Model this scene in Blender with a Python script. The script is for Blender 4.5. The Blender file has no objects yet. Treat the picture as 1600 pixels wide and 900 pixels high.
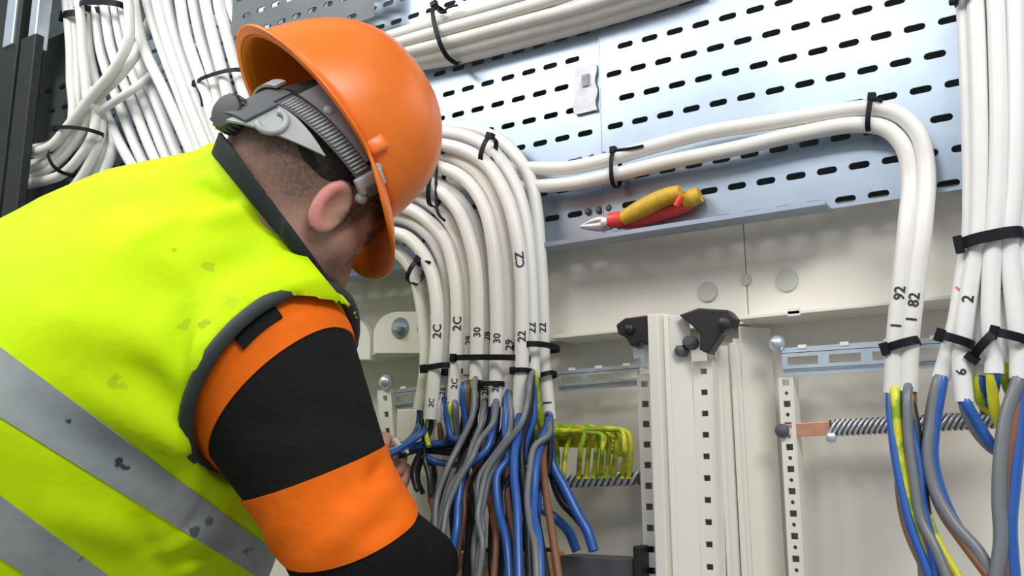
import bpy, bmesh, math, random
import numpy as np
from mathutils import Vector, Matrix

random.seed(4)
rng = np.random.default_rng(4)
SC = bpy.context.scene
COL = SC.collection

# ------------------------------------------------------------------ camera
YAW, PITCH, ROLL, FL, D = 0.5554, 0.2014, -0.0029, 1400.0, 1.10
CAM = np.array([0.0, -D, 1.07])
_f = np.array([-math.sin(YAW)*math.cos(PITCH), math.cos(YAW)*math.cos(PITCH), math.sin(PITCH)])
_r0 = np.array([math.cos(YAW), math.sin(YAW), 0.0])
_u0 = np.cross(_r0, _f)
_r = _r0*math.cos(ROLL)+_u0*math.sin(ROLL)
_u = np.cross(_r, _f)
cd = bpy.data.cameras.new('camera'); cam = bpy.data.objects.new('camera', cd); COL.objects.link(cam)
cd.sensor_width = 36; cd.lens = FL/1600*36; cd.clip_start = 0.02
cam.matrix_world = Matrix((( _r[0], _u[0], -_f[0], CAM[0]), (_r[1], _u[1], -_f[1], CAM[1]),
                           (_r[2], _u[2], -_f[2], CAM[2]), (0, 0, 0, 1)))
SC.camera = cam

def ray(px, py):
    return _f+(px-800)/FL*_r-(py-450)/FL*_u
def W(px, py, Y=0.0):                     # point on the plane at depth Y of the wall
    d = ray(px, py); return CAM+d*((Y+D)/d[1])
def cam2w(p):                             # camera-frame metres (right, up, away) -> world
    p = np.asarray(p, float)
    return CAM+p[..., 0:1]*_r+p[..., 1:2]*_u+p[..., 2:3]*_f
def C(px, py, z):                         # camera-frame point
    return np.array([(px-800)/FL*z, -(py-450)/FL*z, z])

# ------------------------------------------------------------------ light
SC.view_settings.view_transform = 'Standard'; SC.view_settings.look = 'None'
SC.view_settings.gamma = 1; SC.view_settings.use_curve_mapping = False
SC.view_settings.exposure = 0.0
wd = bpy.data.worlds.new('world'); SC.world = wd; wd.use_nodes = True
bg = wd.node_tree.nodes['Background']
bg.inputs[0].default_value = (0.86, 0.93, 1.0, 1); bg.inputs[1].default_value = 0.46
def lamp(name, loc, target, size, size_y, power, col=(1, 0.98, 0.95)):
    l = bpy.data.lights.new(name, 'AREA'); l.shape = 'RECTANGLE'; l.size = size; l.size_y = size_y
    l.energy = power; l.color = col
    o = bpy.data.objects.new(name, l); COL.objects.link(o)
    o.location = loc
    o.rotation_euler = (Vector(target)-Vector(loc)).to_track_quat('-Z', 'Y').to_euler()
    return o
_p = W(1330, 45, 0); _d = ray(1330, 45); _d = _d/np.linalg.norm(_d); _refl = _d*np.array([1, -1, 1])
lamp('ceiling_lamp_front', _p+_refl*1.75, _p, 0.5, 0.28, 5.5)
lamp('ceiling_lamp_left', (-1.7, -1.35, 2.75), (-0.75, -0.3, 1.1), 1.3, 0.5, 27)
lamp('ceiling_lamp_right', (1.0, -1.3, 2.75), (0.0, 0.0, 1.2), 1.2, 0.5, 34)

# ------------------------------------------------------------------ materials
def mat(name, col, rough=0.5, metal=0.0, noise=0.0, scale=20.0, bump=0.0, bscale=60.0, col2=None, spec=0.5, **kw):
    m = bpy.data.materials.new(name); m.use_nodes = True
    nt = m.node_tree; b = nt.nodes['Principled BSDF']
    b.inputs['Roughness'].default_value = rough; b.inputs['Metallic'].default_value = metal
    b.inputs['Specular IOR Level'].default_value = spec
    b.inputs['Base Color'].default_value = (*col, 1)
    tc = nt.nodes.new('ShaderNodeTexCoord')
    if noise > 0 or col2:
        n = nt.nodes.new('ShaderNodeTexNoise'); n.inputs['Scale'].default_value = scale; n.inputs['Detail'].default_value = 5
        nt.links.new(tc.outputs['Object'], n.inputs['Vector'])
        r = nt.nodes.new('ShaderNodeValToRGB')
        c2 = col2 or tuple(max(0, c*(1-noise)) for c in col)
        r.color_ramp.elements[0].position = kw.get('p0', 0.35); r.color_ramp.elements[1].position = kw.get('p1', 0.65)
        r.color_ramp.elements[0].color = (*c2, 1); r.color_ramp.elements[1].color = (*col, 1)
        nt.links.new(n.outputs['Fac'], r.inputs['Fac']); nt.links.new(r.outputs['Color'], b.inputs['Base Color'])
    if bump > 0:
        n2 = nt.nodes.new('ShaderNodeTexNoise'); n2.inputs['Scale'].default_value = bscale; n2.inputs['Detail'].default_value = 4
        nt.links.new(tc.outputs['Object'], n2.inputs['Vector'])
        bp = nt.nodes.new('ShaderNodeBump'); bp.inputs['Strength'].default_value = bump; bp.inputs['Distance'].default_value = 0.01
        nt.links.new(n2.outputs['Fac'], bp.inputs['Height']); nt.links.new(bp.outputs['Normal'], b.inputs['Normal'])
    return m
M = {}
M['wall'] = mat('wall_gap_shade', (0.055, 0.07, 0.07), 0.8, noise=0.3)  # dark colour stands for the shaded gap seen through the tray slots
M['floor'] = mat('concrete_floor', (0.30, 0.29, 0.27), 0.8, noise=0.25, scale=6)
M['galv'] = mat('galvanised_steel', (0.40, 0.48, 0.58), 0.36, 0.85, noise=0.10, scale=9, bump=0.05, bscale=14)
M['galv_shiny'] = mat('bright_zinc_steel', (0.66, 0.76, 0.84), 0.32, 0.65, noise=0.10, scale=60)
M['galv_dark'] = mat('dull_and_shade_dark_steel', (0.13, 0.15, 0.155), 0.55, 0.4, noise=0.25, scale=12)  # dull fittings; also shade put into the colour of tray piece and left plate
M['cream'] = mat('cream_enamel', (0.82, 0.79, 0.71), 0.45, noise=0.04, scale=4)
M['cream_light'] = mat('light_cream_enamel', (0.84, 0.82, 0.75), 0.4, noise=0.03, scale=4)
M['disc'] = mat('knockout_enamel', (0.52, 0.53, 0.49), 0.5)
M['white'] = mat('white_cable_sheath', (0.80, 0.785, 0.74), 0.42, noise=0.05, scale=30)
M['white_cool'] = mat('bright_white_cable_sheath', (0.84, 0.84, 0.82), 0.42, noise=0.04, scale=30)
M['ink'] = mat('black_ink', (0.02, 0.02, 0.025), 0.6)
M['redink'] = mat('red_ink', (0.75, 0.12, 0.14), 0.6)
M['tie'] = mat('black_nylon', (0.006, 0.007, 0.012), 0.5, spec=0.2)
M['whitetie'] = mat('clear_nylon', (0.75, 0.76, 0.78), 0.35)
M['blackplastic'] = mat('black_plastic', (0.02, 0.02, 0.022), 0.4)
M['blue'] = mat('blue_pvc', (0.022, 0.105, 0.40), 0.32)
M['grey'] = mat('grey_pvc', (0.16, 0.175, 0.19), 0.38)
M['black'] = mat('black_pvc', (0.018, 0.02, 0.026), 0.35)
M['brown'] = mat('brown_pvc', (0.24, 0.10, 0.055), 0.38)
M['earth'] = mat('yellow_green_pvc', (0.68, 0.66, 0.03), 0.38, col2=(0.26, 0.40, 0.02), scale=45, p0=0.42, p1=0.5)
M['copper'] = mat('copper', (0.85, 0.42, 0.28), 0.35, 0.7, noise=0.15, scale=50)
M['brass'] = mat('beige_terminal_plastic', (0.62, 0.43, 0.16), 0.45, noise=0.3, scale=60)
M['darkrail'] = mat('dark_grey_plastic', (0.09, 0.095, 0.11), 0.5)
M['post'] = mat('dark_green_grey_paint', (0.016, 0.020, 0.017), 0.5, noise=0.3, scale=10)
M['yellowgrip'] = mat('yellow_grip', (0.70, 0.43, 0.03), 0.5, noise=0.25, scale=70)
M['redgrip'] = mat('red_grip', (0.75, 0.06, 0.05), 0.45)
M['toolsteel'] = mat('tool_steel', (0.55, 0.50, 0.52), 0.4, 0.6)
M['sticker'] = mat('white_sticker', (0.80, 0.80, 0.82), 0.5, col2=(0.60, 0.60, 0.68), scale=45)
M['skin'] = None
M['jacket'] = mat('black_fleece', (0.012, 0.013, 0.012), 0.9, bump=0.25, bscale=140, spec=0.15)
M['orange_cloth'] = mat('orange_hi_vis_cloth', (0.95, 0.17, 0.005), 0.75, noise=0.12, scale=18, bump=0.15, bscale=50, spec=0.2)
M['vest'] = mat('yellow_hi_vis_cloth', (0.66, 0.93, 0.0), 0.75, bump=0.12, bscale=40, col2=(0.55, 0.80, 0.0), scale=9, spec=0.2)
M['reflect'] = mat('grey_reflective_tape', (0.36, 0.40, 0.40), 0.5, bump=0.15, bscale=35, col2=(0.27, 0.31, 0.32), scale=14)
M['piping'] = mat('dark_grey_binding', (0.035, 0.05, 0.05), 0.7)
M['collar'] = mat('dark_collar_knit', (0.015, 0.022, 0.022), 0.9)
M['stain'] = mat('dark_grease', (0.02, 0.03, 0.05), 0.8)
M['smudge'] = mat('olive_smudge', (0.34, 0.43, 0.03), 0.8)
M['hatshell'] = mat('orange_hard_hat_plastic', (0.93, 0.20, 0.012), 0.36, noise=0.22, scale=16, p0=0.2, p1=0.6)
M['strap'] = mat('grey_harness_plastic', (0.24, 0.24, 0.24), 0.5)
M['strap_light'] = mat('light_grey_harness_plastic', (0.40, 0.42, 0.43), 0.5)
M['strap_dark'] = mat('dark_grey_harness_plastic', (0.10, 0.11, 0.12), 0.5)
M['hair'] = mat('short_dark_brown_hair', (0.045, 0.032, 0.024), 0.85, noise=0.5, scale=160, bump=0.6, bscale=300)
M['trousers'] = mat('navy_work_trousers', (0.03, 0.035, 0.05), 0.85)
M['boot'] = mat('black_leather', (0.02, 0.018, 0.016), 0.5)

# ------------------------------------------------------------------ mesh helpers
class MB:
    def __init__(s): s.v = []; s.f = []
    def add(s, v, f):
        n = len(s.v); s.v.extend([tuple(float(c) for c in p) for p in v]); s.f.extend([tuple(i+n for i in q) for q in f]); return s
    def box(s, c, ax, half):              # centre, three axes (unit rows), half sizes
        c = np.asarray(c, float); ax = np.asarray(ax, float)
        v = [c+ax[0]*half[0]*i+ax[1]*half[1]*j+ax[2]*half[2]*k for i in (-1, 1) for j in (-1, 1) for k in (-1, 1)]
        return s.add(v, [(0, 1, 3, 2), (4, 6, 7, 5), (0, 4, 5, 1), (2, 3, 7, 6), (0, 2, 6, 4), (1, 5, 7, 3)])
    def tube(s, pts, rad, seg=10, caps=True):
        P = np.asarray(pts, float); n = len(P)
        R = np.full(n, rad) if np.isscalar(rad) else np.asarray(rad)
        T = np.gradient(P, axis=0); T /= np.linalg.norm(T, axis=1, keepdims=True)+1e-12
        a = np.array([0, -1, 0.02]) if abs(T[0][1]) < 0.9 else np.array([1.0, 0, 0])
        N = a-T[0]*(a@T[0]); N /= np.linalg.norm(N)
        v = []
        for i in range(n):
            N = N-T[i]*(N@T[i]); N /= np.linalg.norm(N); B = np.cross(T[i], N)
            for k in range(seg):
                t = 2*math.pi*k/seg
                v.append(P[i]+R[i]*(math.cos(t)*N+math.sin(t)*B))
        f = [(i*seg+k, i*seg+(k+1) % seg, (i+1)*seg+(k+1) % seg, (i+1)*seg+k) for i in range(n-1) for k in range(seg)]
        if caps: f += [tuple(range(seg))[::-1], tuple((n-1)*seg+k for k in range(seg))]
        return s.add(v, f)
    def lathe(s, c, axis, prof, seg=16):  # prof: list (distance along axis, radius)
        axis = np.asarray(axis, float); axis = axis/np.linalg.norm(axis)
        a = np.array([0, 0, 1.0]) if abs(axis[2]) < 0.9 else np.array([1.0, 0, 0])
        N = np.cross(axis, a); N /= np.linalg.norm(N); B = np.cross(axis, N)
        v = [np.asarray(c)+axis*h+r*(math.cos(2*math.pi*k/seg)*N+math.sin(2*math.pi*k/seg)*B) for h, r in prof for k in range(seg)]
        n = len(prof)
        f = [(i*seg+k, i*seg+(k+1) % seg, (i+1)*seg+(k+1) % seg, (i+1)*seg+k) for i in range(n-1) for k in range(seg)]
        f += [tuple(range(seg))[::-1], tuple((n-1)*seg+k for k in range(seg))]
        return s.add(v, f)
    def prism(s, poly, axis):             # closed polygon points (3D), extruded by vector
        P = [np.asarray(p, float) for p in poly]; n = len(P); a = np.asarray(axis, float)
        v = P+[p+a for p in P]
        f = [tuple(range(n))[::-1], tuple(range(n, 2*n))]+[(i, (i+1) % n, n+(i+1) % n, n+i) for i in range(n)]
        return s.add(v, f)
    def build(s, name, m, parent=None, smooth=False, bevel=0.0, angle=None):
        me = bpy.data.meshes.new(name)
        v = np.array(s.v, float).reshape(-1, 3)
        o = bpy.data.objects.new(name, me); COL.objects.link(o)
        if parent is not None:
            o.parent = parent; org = np.array(parent_org(parent))
        else:
            org = np.array([(v[:, 0].min()+v[:, 0].max())/2, (v[:, 1].min()+v[:, 1].max())/2, v[:, 2].min()]); o.location = org
        me.from_pydata((v-org).tolist(), [], s.f); me.update()
        bm = bmesh.new(); bm.from_mesh(me); bmesh.ops.recalc_face_normals(bm, faces=bm.faces); bm.to_mesh(me); bm.free()
        if m is not None: me.materials.append(m)
        if smooth:
            for p in me.polygons: p.use_smooth = True
            if angle: me.set_sharp_from_angle(angle=math.radians(angle))
        if bevel > 0:
            b = o.modifiers.new('bevel', 'BEVEL'); b.width = bevel; b.segments = 2; b.limit_method = 'ANGLE'
        return o
def parent_org(o):
    p = np.zeros(3)
    while o is not None:
        p += np.array(o.location); o = o.parent
    return p
def tag(o, label, cat, group=None, kind=None):
    if label: o['label'] = label
    if cat: o['category'] = cat
    if group: o['group'] = group
    if kind: o['kind'] = kind
    return o
def thing(name, label, cat, loc, group=None):
    o = bpy.data.objects.new(name, None); COL.objects.link(o); o.location = tuple(float(c) for c in loc); o.empty_display_size = 0.05
    return tag(o, label, cat, group)
def spline(pts, n=10):
    P = [np.asarray(p, float) for p in pts]
    P = [2*P[0]-P[1]]+P+[2*P[-1]-P[-2]]
    out = []
    for i in range(1, len(P)-2):
        p0, p1, p2, p3 = P[i-1:i+3]
        # centripetal Catmull-Rom
        t0 = 0; t1 = t0+max(np.linalg.norm(p1-p0), 1e-6)**.5; t2 = t1+max(np.linalg.norm(p2-p1), 1e-6)**.5; t3 = t2+max(np.linalg.norm(p3-p2), 1e-6)**.5
        for t in np.linspace(t1, t2, n, endpoint=False):
            a1 = (t1-t)/(t1-t0)*p0+(t-t0)/(t1-t0)*p1; a2 = (t2-t)/(t2-t1)*p1+(t-t1)/(t2-t1)*p2; a3 = (t3-t)/(t3-t2)*p2+(t-t2)/(t3-t2)*p3
            b1 = (t2-t)/(t2-t0)*a1+(t-t0)/(t2-t0)*a2; b2 = (t3-t)/(t3-t1)*a2+(t-t1)/(t3-t1)*a3
            out.append((t2-t)/(t2-t1)*b1+(t-t1)/(t2-t1)*b2)
    out.append(P[-2]); return np.array(out)

EX, EY, EZ = np.eye(3)
def perf_sheet(mb, o, ex, ez, nrm, cells, thick, hole_n=10):
    """cells: (x0,x1,z0,z1, hx, hz, hw, hh, shape) in sheet coordinates; nrm points to the viewer."""
    o = np.asarray(o, float)
    P = lambda x, z, d=0.0: o+ex*x+ez*z-nrm*d
    for (x0, x1, z0, z1, hx, hz, hw, hh, shape) in cells:
        if hw <= 0:
            mb.add([P(x0, z0), P(x1, z0), P(x1, z1), P(x0, z1)], [(0, 1, 2, 3)]); continue
        hp = []
        if shape == 'slot':
            r = hh/2; L = hw/2-r; m = 4
            for q, (cx, a0) in enumerate(((L, 0), (-L, 90), (-L, 180), (L, 270))):
                for k in range(m):
                    a = math.radians(a0+90*k/(m-1)); hp.append((hx+cx+r*math.cos(a), hz+r*math.sin(a)))
        else:
            m = 1
            hp = [(hx+hw/2, hz+hh/2), (hx-hw/2, hz+hh/2), (hx-hw/2, hz-hh/2), (hx+hw/2, hz-hh/2)]
        cor = [(x1, z1), (x0, z1), (x0, z0), (x1, z0)]
        v = [P(*c) for c in cor]+[P(*h) for h in hp]+[P(h[0], h[1], thick) for h in hp]
        n = len(hp); f = []
        for q in range(4):
            for k in range(m-1):
                f.append((q, 4+q*m+k, 4+q*m+k+1))
            f.append((q, 4+q*m+m-1, 4+((q+1) % 4)*m, (q+1) % 4))
        f += [(4+i, 4+(i+1) % n, 4+n+(i+1) % n, 4+n+i) for i in range(n)]
        mb.add(v, f)

# ------------------------------------------------------------------ setting
WALL_Y = 0.11
mb = MB(); mb.box((-0.9, WALL_Y+0.05, 1.3), np.eye(3), (2.6, 0.05, 1.3)); tag(mb.build('wall_back', M['wall']), 'wall behind the cable tray and cabinets, coloured dark as a shaded gap', None, kind='structure')
mb = MB(); mb.box((-0.9, -1.9, -0.025), np.eye(3), (2.6, 2.06, 0.025)); tag(mb.build('floor', M['floor']), 'grey concrete floor below the cabinets', None, kind='structure')

# ---- main perforated cable tray
PA, PB = 0.0378, 0.0398
U0, V0 = -0.5343*D/1.3, CAM[2]+0.7564*D/1.3
LW_ = 0.032
LIPZ = (W(840, 384, -LW_)[2]+W(1280, 318, -LW_)[2])/2
JOINT = W(938, 160, 0)[0]
def tray_cells(xa, xb, za, zb, u0, hw=0.0245, hh=0.0088, skip=()):
    cells = []
    r0 = math.floor((V0-zb)/PB)-1
    zs = []
    for r in range(r0, 40):
        zc = V0-r*PB
        z0, z1 = max(za, zc-PB/2), min(zb, zc+PB/2)
        if z1 <= z0+0.001: continue
        off = 0.0 if r % 2 else 0.5
        c0 = math.floor((xa-u0)/PA-off)-1; c1 = math.ceil((xb-u0)/PA-off)+1
        for c in range(c0, c1+1):
            xc = u0+(c+off)*PA
            x0, x1 = max(xa, xc-PA/2), min(xb, xc+PA/2)
            if x1 <= x0+0.0005: continue
            ok = (xc-hw/2 > x0+0.002 and xc+hw/2 < x1-0.002 and zc-hh/2 > z0+0.001 and zc+hh/2 < z1-0.001)
            cells.append((x0, x1, z0, z1, xc, zc, hw if ok else 0, hh, 'slot'))
    return cells
tray = thing('cable_tray', 'wide galvanised perforated cable tray across the wall above the cabinets', 'cable tray', (W(1000, 300)[0], 0.0, LIPZ))
ZT = 1.98
XL, XR = -1.95, 0.62
mb = MB(); perf_sheet(mb, (0, 0.0, 0), EX, EZ, -EY, tray_cells(JOINT, XR, LIPZ, ZT, U0), 0.002)
mb.box((JOINT, 0.001, (LIPZ+ZT)/2), np.eye(3), (0.0006, 0.002, (ZT-LIPZ)/2)); mb.build('tray_sheet', M['galv'], tray)
mb = MB(); perf_sheet(mb, (0, 0.003, 0), EX, EZ, -EY, tray_cells(XL, JOINT+0.004, LIPZ, ZT, U0-0.012), 0.002); mb.build('tray_sheet', M['galv'], tray)
# bottom flange: floor of the tray plus an upturned edge
XF = W(842, 382, -LW_)[0]
def flange(x0, x1, nm='tray_flange'):
    mb = MB()
    prof = [(0.002, 0), (-LW_, 0), (-LW_, 0.006), (-LW_+0.002, 0.006), (-LW_+0.002, 0.0025), (0.002, 0.0025)]
    poly = [(x0, y, LIPZ+z-0.0025) for y, z in prof]
    mb.prism(poly, (x1-x0, 0, 0)); return mb.build(nm, M['galv'], tray)
flange(XF-0.008, W(1290, 316, -LW_)[0])
flange(XL, W(640, 415, -LW_)[0])
# fixing notches: small bolt heads at the sheet joint
for px, py in ((905, 250), (924, 246), (944, 242), (918, 330), (935, 328), (951, 325)):
    p = W(px, py, 0); m_ = MB(); m_.lathe(p+EY*0.002, -EY, [(0, 0.0052), (0.002, 0.005), (0.0045, 0.003)], 10); m_.build('joint_bolt', M['galv_dark'], tray, True, angle=40)

# tray segment, top left in front, its shade put into a dark colour
tr2 = thing('cable_tray', 'piece of perforated tray coloured dark for shade at the top above the hard hat', 'cable tray', W(470, 30, -0.05))
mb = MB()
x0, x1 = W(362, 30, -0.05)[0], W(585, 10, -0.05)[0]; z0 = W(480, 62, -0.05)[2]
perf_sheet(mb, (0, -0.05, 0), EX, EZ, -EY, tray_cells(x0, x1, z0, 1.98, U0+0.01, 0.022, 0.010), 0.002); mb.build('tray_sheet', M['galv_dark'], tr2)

# sticker
st = thing('sticker', 'crumpled whitish sticker stuck on the tray beside the sheet joint', 'sticker', W(914, 172, -0.001))
mb = MB(); a, b_ = W(897, 108, 0), W(933, 172, 0); nx, nz = 6, 10
v = [(a[0]+(b_[0]-a[0])*i/nx+0.002*math.sin(j*1.3), -0.0015-0.0012*random.random(), a[2]+(b_[2]-a[2])*j/nz) for j in range(nz+1) for i in range(nx+1)]
v += [(p[0], 0.0, p[2]) for p in v]
k = (nx+1)*(nz+1)
f = [(j*(nx+1)+i, j*(nx+1)+i+1, (j+1)*(nx+1)+i+1, (j+1)*(nx+1)+i) for j in range(nz) for i in range(nx)]
f += [tuple(q+k for q in t[::-1]) for t in f]
mb.add(v, f); mb.build('paper', M['sticker'], st, True)
mb = MB(); p = W(915, 125, -0.0042); mb.box(p, np.eye(3), (0.006, 0.0006, 0.009)); mb.build('smudge', mat('lilac_smudge', (0.42, 0.38, 0.46), 0.7, noise=0.4, scale=90), st)

# ---- cabinets (enamelled sheet metal)
CY = 0.075                                  # face of the back panels
cab = thing('distribution_cabinet', 'open cream metal distribution cabinets under the cable tray', 'cabinet', (W(1100, 700, CY)[0], CY, 0.25))
ztop = LIPZ-0.001
def panel(x0, x1, z0, z1, y0, y1, name='panel', m='cream', par=None, bev=0.001):
    mb = MB(); mb.box(((x0+x1)/2, (y0+y1)/2, (z0+z1)/2), np.eye(3), ((x1-x0)/2, abs(y1-y0)/2, (z1-z0)/2))
    return mb.build(name, M[m], par if par is not None else cab, bevel=bev)
XC = W(1190, 700, CY)[0]
panel(-1.6, XC, 0.25, ztop-0.001, CY, CY+0.015, 'back_panel')
panel(XC+0.001, 0.7, 0.25, ztop-0.001, CY, CY+0.015, 'back_panel')
# horizontal frame rail with lip (top edge of the frame)
def bar(p1, p2, Y, h, dep, name, m, par, bev=0.0008, dz=0.0):
    a, b = W(*p1, Y), W(*p2, Y); e = b-a; L = np.linalg.norm(e); e = e/L
    n = np.array([0, -1.0, 0]); z = np.cross(e, EY); z = z/np.linalg.norm(z); z = z if z[2] > 0 else -z
    mb = MB(); mb.box((a+b)/2+z*dz+EY*dep/2, np.array([e, EY, z]), (L/2, dep/2, h/2)); return mb.build(name, M[m], par, bevel=bev)
RY = 0.004
zh = W(1300, 486, 0.012)[2]
panel(-1.6, XC, zh, ztop+0.022, 0.048, 0.058, 'header_panel')
panel(XC+0.001, 0.7, zh, ztop+0.022, 0.048, 0.058, 'header_panel')
def top_rail(p1, p2, gap=None):
    bar(p1, p2, RY, 0.005, CY-RY, 'frame_rail', 'cream_light', cab)
    a, b = W(*p1, RY), W(*p2, RY)
top_rail((545, 558), (668, 540))
top_rail((860, 527), (1000, 513))
top_rail((1150, 497), (1500, 462))
# small raised hooks on the rails
for px, py in ((618, 545), (1240, 487)):
    bar((px-10, py+1), (px+10, py-1), RY, 0.011, 0.004, 'rail_hook', 'cream_light', cab)
# shaded sheet below the rail lip
# knock-out discs in the upper panel
for px, py, r in ((1106, 456, 16), (1166, 437, 9), (1230, 438, 18)):
    p = W(px, py, .048); z = (p-CAM)@_f; mb = MB(); mb.lathe(p+EY*0.0005, -EY, [(0, r*z/FL), (0.0035, r*z/FL*0.97)], 24); mb.build('knockout', M['disc'], cab, True, angle=40)
# gusset plates with rounded top corners behind the man's shoulder
def rounded_plate(x0, x1, y0, y1, Y, r, name):
    pts = []
    for (cx, cy, a0) in ((x1-r, y0+r, 270), (x0+r, y0+r, 180)):
        pass
    poly = [(x0, y1)]
    for k in range(7): a = math.pi+math.pi/2*k/6; poly.append((x0+r+r*math.cos(a), y0+r+r*math.sin(a)))
    for k in range(7): a = 1.5*math.pi+math.pi/2*k/6; poly.append((x1-r+r*math.cos(a), y0+r+r*math.sin(a)))
    poly.append((x1, y1))
    mb = MB(); mb.prism([W(px, py, Y) for px, py in poly], (0, 0.012, 0)); return mb.build(name, M['cream'], cab, bevel=0.001)
rounded_plate(583, 690, 487, 552, -0.002, 38, 'gusset_plate')
rounded_plate(470, 578, 494, 562, -0.002, 38, 'gusset_plate')
def bolt(px, py, Y, r, label, washer=1.0, dome=True, m='galv_shiny'):
    p = W(px, py, Y); z = (p-CAM)@_f; R_ = r*z/FL
    t = thing('bolt', label, 'bolt', p+EY*0.001, 'cabinet fixing bolts')
    mb = MB()
    if dome: mb.lathe(p, -EY, [(0, R_), (R_*.35, R_*.98), (R_*.8, R_*.75), (R_*1.05, R_*.4), (R_*1.12, 0.0001)], 18)
    else: mb.lathe(p, -EY, [(0.002, R_*.55), (R_*.7, R_*.5), (R_*.8, R_*.4)], 6)
    mb.build('bolt_head', M[m], t, dome)
    if washer > 0:
        mb = MB(); mb.lathe(p+EY*0.001, -EY, [(0, R_*washer*1.05), (0.003, R_*washer)], 20); mb.build('washer', M['galv'], t, True, angle=40)
bolt(625, 512, -0.003, 16, 'hexagonal bolt with a wide washer on the round-cornered plate', 1.0, False)
bolt(605, 597, 0.02, 12, 'shiny domed bolt left of the cables beside the black sleeve', 0.6)
bolt(1215, 537, 0.02, 13, 'shiny domed bolt at the top of the right perforated upright', 0.6)
mb = MB(); p = W(664, 512, -0.003); mb.lathe(p+EY*0.001, -EY, [(0, 0.015), (0.002, 0.0145)], 20); mb.build('knockout', M['darkrail'], cab, True, angle=40)

# perforated uprights
def upright(px0, px1, ptop, pbot, Y, pitch, hole, name='perforated_upright', m='cream_light', extra=None):
    a0, a1 = W(px0[0], ptop, Y), W(px1[0], ptop, Y); b0 = W(px0[1], pbot, Y)
    x0, x1 = a0[0], a1[0]; zt, zb = a0[2], b0[2]-0.35
    ez = np.array([b0[0]-a0[0], 0, b0[2]-a0[2]]); ez = -ez/np.linalg.norm(ez)
    w = x1-x0; n = int((zt-zb)/pitch); cells = []
    for i in range(n):
        zc0, zc1 = -(i+1)*pitch, -i*pitch
        if extra:
            zm = zc1-pitch*0.5
            cells.append((0, w, zm, zc1, w*.5, (zm+zc1)/2, hole[0], hole[1], 'rect'))
            cells.append((0, w, zc0, zm, w*.5, (zm+zc0)/2, extra, extra, 'slot'))
        else:
            cells.append((0, w, zc0, zc1, w*.55, (zc0+zc1)/2, hole[0], hole[1], 'rect'))
    mb = MB(); perf_sheet(mb, a0, EX, ez, -EY, cells, 0.003)
    h = n*pitch; c = a0-ez*h/2
    for x in (0.0, w): mb.box(c+EX*x+EY*0.012, np.array([EX, EY, ez]), (0.0008, 0.0125, h/2))
    mb.box(c+EX*w/2+EY*0.022, np.array([EX, EY, ez]), (w/2, 0.001, h/2))
    mb2 = MB()
    o = mb.build(name, M[m], cab)
    return o
# back of the uprights is dark so that the punched holes read
def backing(px0, px1, ptop, pbot, Y):
    a0, a1 = W(px0, ptop, Y), W(px1, ptop, Y); b = W(px0, pbot, Y)
upright((1217, 1234), (1238, 1250), 590, 900, 0.02, 0.0262, (0.0085, 0.0075), extra=0.005)
upright((996, 1008), (1015, 1027), 585, 900, -0.005, 0.0262, (0.0095, 0.0080))
upright((590, 600), (610, 622), 610, 760, 0.02, 0.0262, (0.0085, 0.0085))

# central partition: stepped sheet-metal profile between the two cabinets
part = thing('cabinet_partition', 'cream sheet metal partition post standing between the two cabinets', 'partition', (W(1100, 700, 0)[0], -0.03, 0.3))
def vplate(pl, ptop, name, m='cream', th=0.004, par=None, pbot=900):
    # pl: two (px, Y) ends measured at image row 700; vertical sheet between them
    (pa, ya), (pb, yb) = pl
    A, B = W(pa, 700, ya), W(pb, 700, yb)
    zt = W((pa+pb)/2, ptop, (ya+yb)/2)[2]
    A[2] = B[2] = 0.35
    e = B-A; e /= np.linalg.norm(e); nn = np.array([e[1], -e[0], 0])
    if nn[1] > 0 and abs(nn[1]) > 0.2: nn = -nn
    if abs(nn[1]) <= 0.2 and nn[0] < 0: nn = -nn
    mb = MB(); mb.prism([A, B, B-nn*th, A-nn*th], (0, 0, zt-0.35)); return mb.build(name, M[m], par or part, bevel=0.0012)
vplate(((1018, -0.05), (1035, -0.05)), 490, 'front_profile', 'cream_light', 0.03)
vplate(((1036, -0.045), (1043, -0.047)), 489, 'front_profile', 'cream', 0.02)
vplate(((1043.5, -0.051), (1052, -0.049)), 490, 'front_profile', 'cream_light', 0.02)
vplate(((1052, -0.045), (1087, -0.022)), 492, 'side_plate', 'cream')
up2 = None
for (pa, ya, pb, yb, top, m) in ((1114, 0.0, 1126, 0.010, 545, 'cream'), (1126, 0.004, 1132, 0.004, 545, 'cream_light'), (1132, 0.010, 1148, 0.022, 540, 'cream'),
                                 (1148, 0.016, 1156, 0.016, 535, 'cream_light'), (1156, 0.022, 1166, 0.03, 528, 'cream'), (1166, 0.027, 1216, 0.062, 510, 'cream')):
    vplate(((pa, ya), (pb, yb)), top, 'side_rib', m)
_cab = cab; cab = part
upright((1083, 1093), (1112, 1123), 565, 900, -0.02, 0.0262, (0.0085, 0.0070), name='perforated_strip')
cab = _cab
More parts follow.
